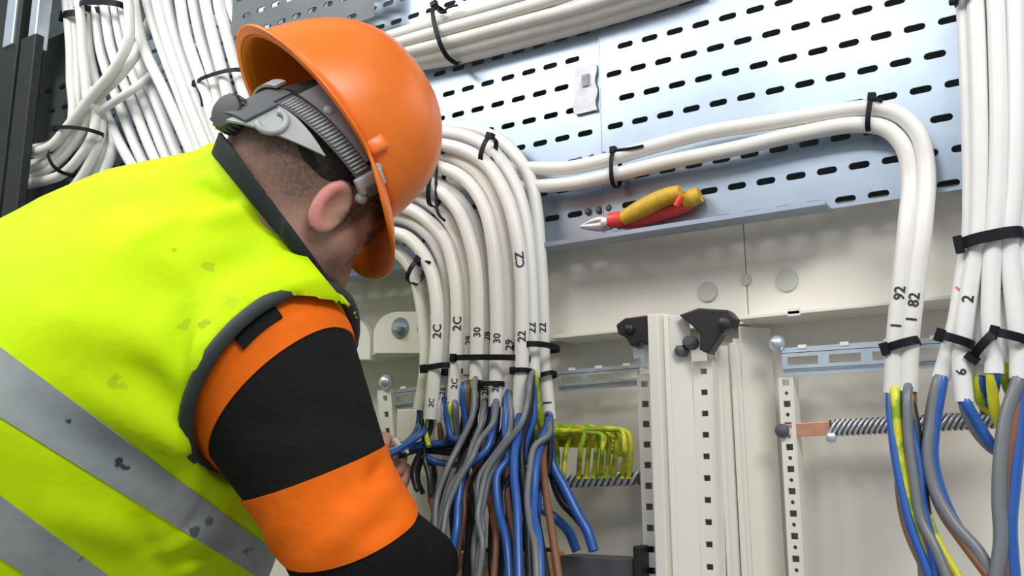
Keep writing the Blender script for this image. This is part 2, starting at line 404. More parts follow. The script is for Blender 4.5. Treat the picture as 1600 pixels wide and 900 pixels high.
# black plastic clips on top of the partition
def clip(pts, Y, dep, label):
    p = W(*pts[0], Y); t = thing('bracket', label, 'bracket', W(sum(q[0] for q in pts)/len(pts), max(q[1] for q in pts), Y), 'black partition brackets')
    mb = MB(); mb.prism([W(*q, Y) for q in pts], (0, dep, 0)); mb.build('bracket_body', M['blackplastic'], t, bevel=0.002); return t
t = clip([(962, 507), (975, 497), (1012, 492), (1014, 540), (1000, 534), (985, 541), (978, 528), (965, 521)], -0.045, 0.03, 'ragged black plastic bracket left of the partition post top')
mb = MB(); mb.lathe(W(985, 515, -0.045), -EY, [(0, 0.007), (0.006, 0.006), (0.008, 0.003)], 10); mb.build('screw', M['blackplastic'], t, True, angle=40)
t = clip([(1060, 492), (1090, 481), (1138, 484), (1149, 497), (1144, 512), (1126, 522), (1106, 553), (1092, 546), (1094, 522), (1078, 506)], -0.045, 0.022, 'black plastic bracket with a wing right of the post top')
mb = MB(); mb.lathe(W(1133, 507, -0.045), -EY, [(0, 0.009), (0.006, 0.008), (0.008, 0.004)], 12); mb.build('screw', M['blackplastic'], t, True, angle=40)
mb = MB(); mb.lathe(W(1078, 535, -0.04), -EY, [(-.01, 0.009), (0.006, 0.008), (0.010, 0.005)], 12); mb.lathe(W(1064, 548, -0.04), -EY, [(-.01, 0.008), (0.006, 0.007), (0.008, 0.004)], 6)
mb.build('clamp_screw', M['galv_dark'], t, True, angle=40)
t2 = thing('latch', 'small grey steel catch under the left black bracket', 'latch', W(993, 575, -0.03))
mb = MB(); mb.prism([W(*q, -0.03) for q in ((988, 545), (1008, 543), (1009, 575), (1002, 575), (1000, 560), (990, 562))], (0, 0.01, 0)); mb.build('catch_plate', M['galv_shiny'], t2, bevel=0.001)

# ---- galvanised mounting rails with rectangular windows
def mounting_rail(p1, p2, Y, hpx, label, wins, m='galv_shiny', nw=6, wfrac=0.62):
    a, b = W(*p1, Y), W(*p2, Y); e = b-a; L = np.linalg.norm(e); e /= L; z = np.cross(e, EY); z = -z if z[2] < 0 else z
    dep = ((a+b)/2-CAM)@_f; h = hpx*dep/FL
    t = thing('mounting_rail', label, 'rail', (a+b)/2-z*h/2, 'slotted mounting rails')
    mb = MB(); cw = L/nw
    cells = [(i*cw, (i+1)*cw, -h*.3, h*.3, (i+.5)*cw, 0, cw*wfrac if wins else 0, h*.30, 'rect') for i in range(nw)]
    perf_sheet(mb, a, e, z, -EY, cells, 0.002); mb.build('web', M[m], t)
    for s in (-1, 1):
        mb = MB(); c = (a+b)/2+z*s*h*.4
        mb.box(c+EY*0.004, np.array([e, EY, z]), (L/2, 0.001, h*.1)); mb.box((a+b)/2+z*s*h*.3+EY*0.002, np.array([e, EY, z]), (L/2, 0.002, 0.0008))
        mb.build('rail_edge', M[m], t)
        for i in range(nw):
            if s > 0:
                mb = MB(); mb.box(a+e*(i+.5)*cw+z*s*h*.5+EY*0.003, np.array([e, EY, z]), (0.005, 0.0015, 0.0022)); mb.build('notch', M['white_cool'], t)
    return t
mounting_rail((1222, 565), (1500, 548), 0.015, 46, 'bright zinc mounting rail behind the right cables', True, nw=4, wfrac=0.74)
mounting_rail((872, 595), (1000, 585), 0.03, 34, 'zinc mounting rail between the central cables and the partition', True, nw=3, wfrac=0.8)
mounting_rail((616, 624), (668, 618), 0.02, 34, 'short zinc mounting rail beside the domed bolt', True, nw=2, wfrac=0.85)
t = thing('breaker', 'pale plastic module under the short mounting rail', 'module', W(650, 740, 0.02))
for i, (x0, x1) in enumerate(((620, 642), (643, 666))):
    a, b = W(x0, 640, 0.01), W(x1, 745, 0.01); mb = MB(); mb.box((a+b)/2+EY*0.02, np.eye(3), (abs(b[0]-a[0])/2, 0.02, abs(a[2]-b[2])/2)); mb.build('module_body', M['cream'], t, bevel=0.0015)

# ---- earth bars with slanted clamp screws
def earth_bar(p1, p2, ps, Y, n, label, hpx, tail=True):
    a, b = W(*p1, Y), W(*p2, Y); s = W(*ps, Y); e = b-a; L = np.linalg.norm(e); e /= L; z = np.cross(e, EY); z = -z if z[2] < 0 else z
    h = hpx*(((a+b)/2-CAM)@_f)/FL
    t = thing('earth_bar', label, 'earth bar', (a+b)/2-z*h/2, 'copper earth bars')
    mb = MB(); mb.box((a+b)/2+EY*0.004, np.array([e, EY, z]), (L/2, 0.003, h*.42)); mb.build('copper_strip', M['copper'], t, bevel=0.0006)
    s0 = float((s-a)@e); Ls = L-s0-0.002
    for i in range(n):
        c = a+e*(s0+Ls*(i+.5)/n); d = (e*0.62+z*0.8); d /= np.linalg.norm(d)
        mb = MB(); w = Ls/n*.30; mb.tube([c-d*h*.62-EY*.003, c-d*h*.3-EY*.0065, c+d*h*.3-EY*.0065, c+d*h*.62-EY*.003], [w*.7, w, w, w*.7], 8); mb.build('clamp_screw', M['galv_shiny'], t, True, angle=50)
    for i in range(n+1):
        c = a+e*(s0+Ls*i/n); mb = MB(); mb.box(c+EY*0.0, np.array([e, EY, z]), (Ls/n*.09, 0.004, h*.5)); mb.build('divider', M['darkrail'], t)
    return t
t = earth_bar((1222, 673), (1570, 655), (1298, 669), 0.02, 30, 'copper earth bar with a row of clamp screws behind the right cables', 26)
mb = MB(); mb.lathe(W(1222, 673, 0.018), -EY, [(0, .009), (.005, .008), (.008, .004)], 10); mb.build('fixing_screw', M['darkrail'], t, True, angle=40)
mb = MB(); mb.lathe(W(1300, 684, 0.012), -EY, [(0, .006), (.006, .006), (.008, .003)], 10); mb.build('fixing_screw', M['galv_shiny'], t, True, angle=40)
eb2 = earth_bar((872, 753), (1000, 747), (880, 752), 0.01, 12, 'earth bar with clamp screws below the yellow-green wire loops', 20)

# ---- bottom terminal blocks and dark rail
tx = np.linspace(716, 850, 9)
words = ['first', 'second', 'third', 'fourth', 'fifth', 'sixth', 'seventh', 'eighth', 'ninth', 'tenth', 'eleventh', 'twelfth', 'thirteenth', 'fourteenth']
for i in range(8):
    a, b = W(tx[i]+1.2, 864, -0.05), W(tx[i+1]-1.2, 930, -0.05)
    t = thing('terminal_block', words[i]+' beige terminal block from the left in the row at the bottom', 'terminal', ((a[0]+b[0])/2, -0.01, b[2]), 'beige terminal blocks under the coloured wires')
    mb = MB(); mb.box(((a[0]+b[0])/2, -0.02, (a[2]+b[2])/2), np.eye(3), ((b[0]-a[0])/2, 0.03, (a[2]-b[2])/2)); mb.build('block_body', M['brass'], t, bevel=0.0015)
    mb = MB(); mb.lathe(((a[0]+b[0])/2, -0.05, a[2]-0.012), -EY, [(0, .0052), (.0015, .005), (.002, .003)], 12); mb.build('screw', M['galv_shiny'], t, True, angle=40)
    mb = MB(); mb.box(((a[0]+b[0])/2, -0.022, a[2]+0.002), np.eye(3), (0.004, 0.006, 0.003)); mb.build('wire_entry', M['blackplastic'], t)
t = thing('trunking', 'dark grey plastic rail at the bottom left of the partition', 'rail', W(935, 930, -0.02))
mb = MB(); a, b = W(874, 868, -0.02), W(990, 925, -0.02); mb.box(((a[0]+b[0])/2, -0.0, (a[2]+b[2])/2), np.eye(3), ((b[0]-a[0])/2, .02, (a[2]-b[2])/2)); mb.build('rail_body', M['darkrail'], t, bevel=0.002)
mb = MB(); a, b = W(988, 853, -0.03), W(1003, 930, -0.03); mb.box(((a[0]+b[0])/2, -0.01, (a[2]+b[2])/2), np.eye(3), ((b[0]-a[0])/2, .02, (a[2]-b[2])/2)); mb.build('end_clamp', M['blackplastic'], t, bevel=0.002)

# ---- left edge: dark post, bright struts, dark sheet coloured as shaded tray
t = thing('steel_post', 'dark painted steel post at the far left edge', 'post', W(20, 700, -0.25))
def vbar(px0, px1, pt, pb, Y, dep, name, m, par, bev=0.002):
    a, b = W(px0, pt, Y), W(px1, pb, Y); ym = (max(pt, 0)+min(pb, 320))/2; a[0] = W(px0, ym, Y)[0]; b[0] = W(px1, ym, Y)[0]; mb = MB(); mb.box(((a[0]+b[0])/2, Y+dep/2, (a[2]+b[2])/2), np.eye(3), (abs(b[0]-a[0])/2, dep/2, abs(a[2]-b[2])/2)); return mb.build(name, M[m], par, bevel=bev)
vbar(-30, 17, -40, 500, -0.12, 0.06, 'web_plate', 'post', t); vbar(18, 40, 68, 500, -0.13, 0.02, 'flange_plate', 'post', t)
t = thing('channel_strut', 'galvanised channel strut with bright edges hanging at top left', 'strut', W(35, 70, -0.12))
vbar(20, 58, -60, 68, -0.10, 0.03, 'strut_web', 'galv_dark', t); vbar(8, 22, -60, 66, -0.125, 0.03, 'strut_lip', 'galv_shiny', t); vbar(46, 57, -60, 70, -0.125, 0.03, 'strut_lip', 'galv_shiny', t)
t = thing('shade_plate', 'dark plate added for the shaded tray left of the white cable bundles', 'plate', W(75, 300, -0.04))
vbar(42, 112, 75, 330, -0.022, 0.004, 'plate_sheet', 'galv_dark', t)  # dark sheet added where the tray lies in shadow
for px, py in ((74, 141), (97, 135), (81, 172), (101, 166), (55, 150)):
    p = W(px, py, -0.024); mb = MB(); mb.box(p, np.eye(3), (0.008, 0.002, 0.0035)); mb.build('slot', M['blackplastic'], t)

# ------------------------------------------------------------------ cables
def text_on_cable(path, k, r, s, m, parent, size, flip=1):
    cu = bpy.data.curves.new('txt', 'FONT'); cu.body = s; cu.size = 1.0; cu.align_x = 'CENTER'; cu.align_y = 'CENTER'; cu.resolution_u = 2; cu.offset = 0.02
    ob = bpy.data.objects.new('txt', cu); COL.objects.link(ob)
    dg = bpy.context.evaluated_depsgraph_get(); me = ob.evaluated_get(dg).to_mesh()
    bm = bmesh.new(); bm.from_mesh(me); bmesh.ops.triangulate(bm, faces=bm.faces)
    for yy in np.arange(-.5, .51, .06): bmesh.ops.bisect_plane(bm, geom=bm.verts[:]+bm.edges[:]+bm.faces[:], dist=1e-5, plane_co=(0, yy, 0), plane_no=(0, 1, 0))
    bm.verts.index_update(); vs = np.array([v.co[:] for v in bm.verts]); fs = [tuple(x.index for x in f.verts) for f in bm.faces]; bm.free()
    ob.evaluated_get(dg).to_mesh_clear(); bpy.data.objects.remove(ob); bpy.data.curves.remove(cu)
    c = path[k]; T = path[min(k+2, len(path)-1)]-path[max(k-2, 0)]; T /= np.linalg.norm(T)
    T = T if T[2] < 0 else -T                        # down the cable
    toC = CAM-c; toC -= T*(toC@T); toC /= np.linalg.norm(toC); side = np.cross(T, toC)
    if side@_r < 0: side = -side
    out = []
    for x, y, _ in vs:                               # text line runs up the cable
        a = y*size/r*flip; al = x*size*flip
        out.append(c-T*al+(toC*math.cos(a)-side*math.sin(a))*(r+0.0005))
    mb = MB(); mb.add(out, fs); return mb.build('marking', M[m], parent)

CAB_N = {}
def cable(label, group, pts, rad, m='white', cores=(), marks=(), n=9, name='cable'):
    """pts: (px,py,Y); cores: (colour, [(px,py,Y)...]); marks: (text, fraction, size, ink)."""
    P = spline([W(*p) for p in pts], n)
    t = thing(name, label, 'cable', P[-1], group)
    mb = MB(); mb.tube(P, rad, 12); mb.build('sheath', M[m], t, True, angle=60)
    for col, cp, *cr in cores:
        Q = spline([P[-3]]+[W(*p) for p in cp], 8)
        mb = MB(); mb.tube(Q, cr[0] if cr else 0.0042, 8); mb.build('core', M[col], t, True, angle=60)
    for s, py, size, ink in marks:
        k = int(np.argmin([abs(450-FL*((q-CAM)@_u)/((q-CAM)@_f)-py)+(0 if i > len(P)*0.4 else 1e4) for i, q in enumerate(P)]))
        text_on_cable(P, k, rad, s, ink, t, size)
    return t, P

# coloured cores of the central fan, in crop coordinates
def c4(L, y0=-0.075, y1=-0.17):
    n = len(L); return [(560+x/2.813, 580+y/2.813, y0+(y1-y0)*i/max(1, n-1)) for i, (x, y) in enumerate(L)]
Yf, Yb = -0.084, -0.066
fan = [
 # path (px,py), depth, cores, marks
 ([(420, 420), (540, 388), (595, 385), (625, 398), (646, 425), (656, 460), (663, 510), (666, 560), (661, 610), (655, 640)], Yb,
  [('blue', c4([(262, 240), (240, 285), (200, 320), (150, 360), (118, 400)], -.07, -.12)), ('grey', c4([(275, 240), (262, 275), (215, 310), (170, 335), (125, 352)], -.07, -.12), 0.0035), ('black', c4([(280, 235), (290, 290), (262, 380), (245, 450), (255, 520)], -.07, -.09), 0.0038)], []),
 ([(420, 400), (540, 365), (595, 362), (634, 370), (661, 397), (676, 432), (683, 480), (683, 530), (679, 580), (672, 655)], Yf,
  [('blue', c4([(300, 245), (280, 275), (230, 310), (175, 345), (118, 375)], -.08, -.13)), ('earth', c4([(305, 250), (300, 290), (310, 330)], -.08, -.09), 0.0035), ('black', c4([(318, 250), (300, 300), (290, 380), (310, 460), (318, 540)], -.08, -.09), 0.0038)], [('2C', 520, 0.017, 'ink'), ('2C', 628, 0.010, 'ink')]),
 ([(430, 385), (560, 345), (610, 338), (645, 348), (680, 380), (695, 425), (701, 480), (699, 540), (694, 590), (690, 628)], Yb,
  [('brown', c4([(345, 130), (345, 200), (360, 260), (365, 300)], -.075, -.07)), ('blue', c4([(385, 135), (385, 200), (400, 270), (380, 310), (300, 322), (270, 318)], -.075, -.08)), ('white', c4([(352, 150), (352, 200), (345, 260), (342, 290)], -.075, -.07), .0045)], [('26', 610, 0.012, 'ink')]),
 ([(430, 370), (560, 325), (620, 322), (655, 335), (696, 377), (711, 430), (715, 490), (713, 540), (711, 590), (709, 634)], Yf,
  [('earth', c4([(405, 155), (405, 200), (415, 260), (410, 300)], -.09, -.08)), ('grey', c4([(425, 155), (428, 220), (430, 280)], -.09, -.08), .005), ('blue', c4([(395, 155), (392, 220), (410, 290), (440, 300), (460, 285)], -.09, -.09))], [('2C', 505, 0.017, 'ink'), ('2C', 600, 0.012, 'ink')]),
 ([(440, 352), (570, 303), (625, 300), (662, 312), (702, 347), (722, 400), (731, 450), (733, 500), (732, 550), (728, 606)], Yb,
  [('blue', c4([(462, 80), (465, 160), (475, 240), (470, 290)], -.08, -.08), .005), ('grey', c4([(478, 80), (485, 180), (478, 260)], -.08, -.07), .005), ('brown', c4([(490, 80), (495, 200), (500, 300)], -.08, -.07))], [('29', 533, 0.013, 'ink'), ('1', 585, 0.012, 'ink')]),
 ([(450, 340), (580, 298), (640, 288), (682, 296), (716, 330), (738, 390), (745, 440), (746, 500), (745, 560), (744, 594)], Yf,
  [('earth', c4([(505, 45), (515, 110), (505, 190), (495, 240)], -.09, -.08)), ('black', c4([(520, 45), (515, 180), (440, 330), (385, 450), (345, 580), (330, 700), (318, 920)]), .0048), ('grey', c4([(512, 50), (500, 200), (440, 330), (395, 420), (345, 560), (335, 700)], -.10, -.18))], [('30', 522, 0.014, 'ink')]),
 ([(450, 330), (590, 278), (650, 270), (705, 300), (736, 340), (753, 400), (758, 450), (761, 520), (760, 580), (757, 636)], Yb,
  [('grey', c4([(548, 165), (540, 230), (500, 330), (470, 420), (410, 500), (375, 610), (350, 720), (325, 920)], -.10, -.19)), ('black', c4([(562, 170), (540, 270), (470, 380), (420, 500), (370, 650), (355, 780), (345, 920)], -.09, -.17), .005), ('black', c4([(555, 170), (560, 260), (500, 360), (470, 460), (490, 600), (480, 760), (470, 920)], -.08, -.12), .005)], [('28', 528, 0.013, 'ink'), ('28', 612, 0.012, 'ink')]),
 ([(460, 318), (600, 262), (660, 256), (722, 277), (755, 320), (770, 380), (775, 440), (777, 510), (776, 570), (774, 636)], Yf,
  [('grey', c4([(605, 160), (590, 230), (530, 310), (500, 380), (440, 480), (390, 600), (370, 720), (330, 920)], -.10, -.20)), ('blue', c4([(598, 165), (590, 260), (560, 350), (470, 430), (440, 560), (430, 700), (380, 920)], -.09, -.185), .0052), ('brown', c4([(590, 165), (555, 300), (540, 400), (470, 520), (465, 640), (440, 780), (420, 920)], -.08, -.14)), ('black', c4([(610, 165), (600, 280), (580, 380), (510, 480), (520, 620), (500, 920)], -.08, -.13), .005)], [('30', 530, 0.014, 'ink'), ('28', 610, 0.012, 'ink')]),
 ([(470, 300), (610, 247), (670, 240), (735, 262), (766, 300), (785, 360), (793, 430), (796, 500), (796, 560), (794, 622)], Yb,
  [('black', c4([(650, 130), (650, 220), (610, 330), (540, 440), (500, 560), (520, 720), (505, 920)], -.08, -.13), .005), ('grey', c4([(668, 130), (670, 230), (660, 280), (590, 380), (535, 460), (525, 580), (548, 700), (530, 800), (518, 920)], -.09, -.19)), ('blue', c4([(655, 135), (645, 260), (660, 380), (612, 450), (615, 600), (650, 740), (665, 920)], -.09, -.19), .0052), ('brown', c4([(660, 140), (655, 340), (650, 500), (665, 640), (690, 780), (692, 920)], -.08, -.16), .0045)], [('29', 537, 0.015, 'ink')]),
 ([(470, 285), (620, 232), (690, 226), (755, 252), (790, 305), (808, 370), (815, 440), (816, 500), (815, 560), (813, 610), (811, 655)], Yf,
  [('grey', c4([(700, 225), (690, 290), (625, 370), (575, 470), (545, 600), (510, 760), (512, 920)], -.10, -.18)), ('blue', c4([(708, 220), (700, 290), (688, 350), (685, 460), (698, 600), (702, 750), (706, 920)], -.10, -.20), .0054), ('black', c4([(695, 220), (700, 330), (720, 460), (735, 600), (745, 760), (750, 920)], -.09, -.15), .005), ('brown', c4([(690, 225), (600, 440), (575, 520), (590, 640), (605, 720), (595, 920)], -.08, -.17), .0045)], [('22', 527, 0.015, 'ink'), ('CZ', 408, 0.017, 'ink')]),
 ([(480, 268), (640, 214), (705, 208), (765, 232), (803, 285), (821, 345), (828, 410), (831, 480), (832, 540), (833, 590)], Yb,
  [('earth', c4([(775, 40), (780, 110), (795, 190), (810, 245), (850, 262)], -.08, -.05), .0058), ('grey', c4([(755, 40), (740, 150), (715, 230), (640, 330), (570, 430), (540, 540), (525, 640), (545, 760), (525, 920)], -.10, -.19)), ('black', c4([(760, 40), (755, 150), (720, 300), (720, 420), (760, 560), (790, 700), (830, 920)], -.09, -.13), .0052), ('blue', c4([(765, 40), (770, 200), (730, 340), (720, 480), (740, 640), (760, 780), (755, 920)], -.08, -.14), .005)], [('22', 515, 0.015, 'ink')]),
 ([(480, 250), (640, 202), (720, 200), (775, 216), (808, 245), (829, 283), (838, 330), (842, 380), (846, 440), (848, 500), (849, 560), (854, 610), (858, 656)], -0.030,
  [('black', c4([(835, 235), (830, 290), (770, 360), (700, 430), (640, 520), (640, 640), (620, 920)], -.07, -.14), .005), ('grey', c4([(838, 235), (835, 280), (775, 330), (752, 440), (742, 560), (755, 680), (775, 760), (785, 920)], -.08, -.21)), ('blue', c4([(832, 240), (800, 320), (782, 400), (772, 540), (770, 640), (790, 740), (800, 920)], -.08, -.20), .0056), ('brown', c4([(828, 240), (812, 380), (825, 540), (850, 700), (882, 920)], -.06, -.17), .0048), ('blue', c4([(838, 240), (850, 400), (900, 500), (960, 620), (1005, 700), (1035, 790)], -.06, -.07), .0065), ('black', c4([(834, 240), (845, 420), (890, 560), (960, 640), (1000, 690)], -.055, -.06), .006)], [('22', 516, 0.014, 'ink'), ('1', 630, 0.016, 'ink')]),
]
NF = len(fan)
for i, (pp, Y, cores, marks) in enumerate(fan):     # the remaining cores hang darker, behind the front ones
    x0, y0 = pp[-1]; cx, cy = (x0-560)*2.813, (y0-580)*2.813
    if i < 4: continue
    for j, (col, rr) in enumerate((('black', .0046), (('brown', 'black', 'blue')[i % 3], .0042))):
        bx = 430+(i-4)*48+j*22+10*math.sin(i*3+j); by = 800+14*math.sin(i*2.1+j*2)
        m1 = (cx*.75+bx*.25+18*math.sin(i*1.9+j*3), cy+(by-cy)*.33); m2 = (cx*.3+bx*.7+26*math.sin(i*2.7+j), cy+(by-cy)*.68)
        L = [(cx+3*(j*2-1), cy+3), m1, m2, (bx, by)]
        if i % 2: L.append((bx+6, 920))
        cores.append((col, c4(L, -.065, -.075 if not i % 2 else -.10), rr))
for i, (pp, Y, cores, marks) in enumerate(fan):
    nm = ('leftmost' if i == 0 else 'rightmost' if i == NF-1 else words[i]+' from the left')
    pts = [(x, y, Y-(0.012*math.sin(i*1.7) if len(pp) < 12 else 0)*0.3) for x, y in pp]
    cable('white cable with a stripped end, %s in the central downward fan' % nm, 'white cables in the central fan', pts, 0.0098, 'white', cores, marks)
# extra thick dark blue loose wires by the left of the earth bar
for lab, col, L, y0, y1, r in (
    ('short thick dark blue wire curving down under the earth bar', 'blue', [(800, 600), (870, 650), (920, 700), (960, 790)], -.05, -.03, .0062),
    ('bunch of blue wire crossing level behind the fan toward the fingers', 'blue', [(470, 290), (400, 315), (330, 322), (262, 328), (190, 345), (118, 392)], -.05, -.10, .0058),
    ('black wire crossing level under the blue wire', 'black', [(480, 320), (420, 350), (340, 345), (255, 341), (190, 362), (125, 410)], -.05, -.09, .0068),
    ('blue wire looping level below the black wire', 'blue', [(430, 410), (390, 408), (330, 395), (285, 365)], -.05, -.08, .005),
    ('black wire hanging in a loop below the level wires', 'black', [(275, 350), (245, 410), (240, 470), (262, 530)], -.07, -.06, .0036),
    ('second black wire hanging in a loop right of the first loop', 'black', [(300, 360), (268, 420), (262, 480), (285, 540)], -.07, -.06, .0036),
    ('thick black wire hanging straight down below the level wires', 'black', [(320, 400), (330, 460), (322, 520), (326, 580)], -.05, -.05, .0065),
    ('brown wire hanging left of the fan between black wires', 'brown', [(310, 420), (312, 480), (318, 560), (330, 620)], -.07, -.09, .0034)):
    P = spline([W(*p) for p in c4(L, y0, y1)], 10)
    mb = MB(); mb.tube(P, r, 10); tag(mb.build('wire', M[col], None, True, angle=60), lab, 'wire', 'loose wires beside the central fan')

# yellow-green earth wires looping onto the left earth bar
ex = [(870, 455, 860, 300), (902, 452, 925, 280), (968, 455, 985, 262), (1002, 455, 1015, 270), (1036, 455, 1040, 262), (1062, 455, 1062, 285), (1090, 455, 1090, 280), (1122, 455, 1130, 272), (1160, 455, 1150, 268), (1188, 455, 1180, 280)]
for i, (xb, yb, xt, yt) in enumerate(ex):
    dz = -0.012*(i % 3)
    L = [(760, 262+5*(i % 4)), (800, 258+5*(i % 5)), (min(xt-60, 700+xt*.25), 258+6*(i % 4)), (xt-30, yt-22+4*(i % 3)), (xt+8, yt-4), (xb+10, (yt+yb)/2-20), (xb, yb), (xb-2, yb+18)]
    if i < 2: L = [(760, 270+8*i), (800, 262+8*i), (xt-25, yt-14), (xt, yt), (xb+6, (yt+yb)/2), (xb, yb), (xb-2, yb+18)]
    P = spline([W(560+x/2.813, 580+y/2.813, -0.012+dz if 0 < k < 6 else 0.0) for k, (x, y) in enumerate(L)], 8)
    mb = MB(); mb.tube(P, 0.0036, 8); tag(mb.build('earth_wire', M['earth'], None, True, angle=60), '%s yellow-green wire from the left looping onto the earth bar' % words[i], 'wire', 'yellow-green earth wires')
for i, (y0, r) in enumerate(((244, .0046), (262, .0046), (282, .0048), (302, .0048), (318, .0046))):
    P = spline([W(560+x/2.813, 580+(y0+dy)/2.813, Y) for x, dy, Y in ((735, 10, -.03), (800, -4, -.005), (900, 2, .0), (1000+20*i, 8, .005), (1100, 22, .02), (1150, 45, .05))], 8)
    mb = MB(); mb.tube(P, r, 8); tag(mb.build('earth_wire', M['earth'], None, True, angle=60), '%s level yellow-green wire from the top in the bunch behind the loops' % words[i], 'wire', 'level yellow-green wires')

# two cables running right along the tray and bending down
RYc = -0.026
def c7(L, y0, y1):
    n = len(L); return [(1200+x/1.8, 400+y/1.8, y0+(y1-y0)*i/max(1, n-1)) for i, (x, y) in enumerate(L)]
cable('white cable running along the tray and bending down at right, outer one', 'pair of white cables along the tray',
      [(690, 262, RYc), (780, 262, RYc), (838, 263, RYc), (890, 262, RYc), (940, 252, RYc), (1000, 235, RYc), (1100, 208, RYc), (1200, 192, RYc), (1300, 176, RYc), (1360, 169, RYc), (1402, 178, RYc), (1434, 208, RYc), (1447, 262, RYc), (1443, 350, -.04), (1432, 440, -.045), (1422, 530, -.045), (1420, 612, -.045)], 0.0100, 'white',
      [('blue', c7([(385, 400), (405, 500), (425, 600), (430, 690), (455, 790), (480, 920)], -.05, -.09), .0055), ('black', c7([(400, 395), (418, 500), (430, 620), (445, 730), (460, 920)], -.045, -.08), .0055), ('grey', c7([(392, 395), (395, 500), (410, 620), (430, 740), (470, 820), (510, 920)], -.06, -.10), .0052), ('earth', c7([(395, 395), (410, 560), (440, 700), (470, 790), (545, 920)], -.05, -.085), .005), ('brown', c7([(405, 395), (400, 540), (415, 680), (440, 800), (470, 920)], -.045, -.09), .005)],
      [('82', 475, 0.016, 'ink'), ('1', 505, 0.016, 'ink')])
cable('white cable running along the tray and bending down at right, inner one', 'pair of white cables along the tray',
      [(690, 290, RYc), (780, 292, RYc), (840, 291, RYc), (900, 286, RYc), (960, 273, RYc), (1050, 252, RYc), (1150, 232, RYc), (1250, 209, RYc), (1340, 195, RYc), (1385, 202, RYc), (1412, 230, RYc), (1422, 280, RYc), (1417, 350, -.04), (1408, 440, -.045), (1399, 530, -.045), (1395, 615, -.045)], 0.0100, 'white',
      [('blue', c7([(345, 395), (352, 500), (370, 620), (400, 750), (455, 900)], -.05, -.09), .0055), ('earth', c7([(358, 395), (370, 520), (385, 620), (405, 720), (430, 820), (460, 920)], -.055, -.09), .0055), ('brown', c7([(352, 395), (365, 540), (372, 680), (395, 780), (450, 900)], -.045, -.09), .0045), ('grey', c7([(365, 395), (380, 540), (410, 660), (425, 760), (440, 920)], -.045, -.08), .0055)],
      [('92', 460, 0.016, 'ink'), ('1', 515, 0.016, 'ink')])
# top bundle
TT = [([(520, 92), (600, 60), (680, 36), (760, 12), (860, -18), (960, -50)], -.035), ([(520, 104), (605, 73), (690, 48), (800, 18), (900, -12), (1000, -45)], -.05),
      ([(520, 116), (615, 86), (700, 65), (800, 38), (900, 12), (1020, -25)], -.042), ([(520, 122), (625, 97), (710, 79), (820, 50), (930, 20), (1060, -20)], -.028), ([(520, 130), (630, 106), (720, 90), (830, 62), (940, 32), (1040, 2), (1100, -18)], -.012)]
for i, (pp, Y) in enumerate(TT):
    cable('white cable sloping up along the tray top, %s of the bundle from above' % words[i], 'white cables sloping up behind the hard hat', [(x, y, Y) for x, y in pp], 0.0098, 'white')

# right vertical bundle
GG = [([(1506, -40), (1510, 60), (1516, 200), (1518, 300), (1516, 375), (1506, 430), (1495, 500), (1482, 550), (1470, 592)], -.045, [('grey', c7([(480, 350), (460, 470), (450, 560), (470, 660), (520, 750), (590, 830), (640, 920)], -.05, -.09), .0065), ('blue', c7([(490, 350), (470, 470), (465, 580), (500, 700), (550, 790), (620, 880), (660, 920)], -.05, -.085), .006), ('brown', c7([(476, 350), (448, 500), (455, 620), (490, 720), (560, 820), (620, 900)], -.045, -.09), .005)], [('6', 455, .016, 'redink')]),
      ([(1522, -40), (1527, 60), (1531, 200), (1531, 300), (1528, 375), (1519, 430), (1508, 500), (1502, 560), (1507, 628)], -.055, [('brown', c7([(555, 418), (575, 455), (605, 500), (640, 545)], -.055, -.05), .0055), ('blue', c7([(560, 418), (590, 470), (630, 530), (670, 560)], -.06, -.05), .0055), ('grey', c7([(550, 418), (575, 480), (620, 535), (650, 555)], -.055, -.045), .005)], [('2', 470, .016, 'ink'), ('6', 585, .014, 'ink')]),
      ([(1538, -40), (1543, 60), (1546, 200), (1545, 300), (1541, 375), (1535, 430), (1531, 500), (1532, 550), (1534, 592)], -.04, [('earth', c7([(590, 350), (600, 410), (640, 450), (660, 490)], -.045, -.03), .0055), ('blue', c7([(600, 350), (605, 400), (615, 440)], -.045, -.03), .006)], [('29', 445, .016, 'ink')]),
      ([(1554, -40), (1558, 60), (1561, 200), (1558, 300), (1553, 375), (1549, 430), (1548, 500), (1552, 550), (1553, 584)], -.058, [('earth', c7([(630, 335), (632, 390), (640, 440), (655, 480)], -.06, -.04), .0055), ('blue', c7([(640, 335), (635, 380), (620, 420)], -.06, -.04), .005)], []),
      ([(1570, -40), (1573, 60), (1575, 200), (1571, 300), (1564, 375), (1562, 430), (1565, 500), (1568, 540), (1570, 568)], -.042, [('earth', c7([(665, 305), (672, 360), (700, 410), (730, 430)], -.045, -.04), .0055)], [('1', 450, .016, 'ink')]),
      ([(1584, -40), (1587, 60), (1588, 200), (1584, 300), (1577, 375), (1580, 430), (1588, 500), (1592, 550), (1592, 592)], -.055, [('grey', c7([(700, 360), (670, 450), (655, 560), (650, 680), (655, 800), (640, 920)], -.06, -.10), .007), ('brown', c7([(705, 360), (690, 480), (665, 600), (660, 740), (670, 920)], -.055, -.09), .0075), ('blue', c7([(715, 360), (705, 500), (690, 640), (680, 760), (690, 920)], -.055, -.09), .007), ('earth', c7([(705, 365), (680, 560), (660, 740), (650, 920)], -.05, -.085), .006), ('black', c7([(720, 365), (700, 540), (682, 700), (680, 920)], -.05, -.08), .007)], []),
      ([(1600, -40), (1603, 60), (1602, 200), (1597, 300), (1590, 375), (1600, 430), (1612, 500), (1618, 590)], -.042, [], [])]
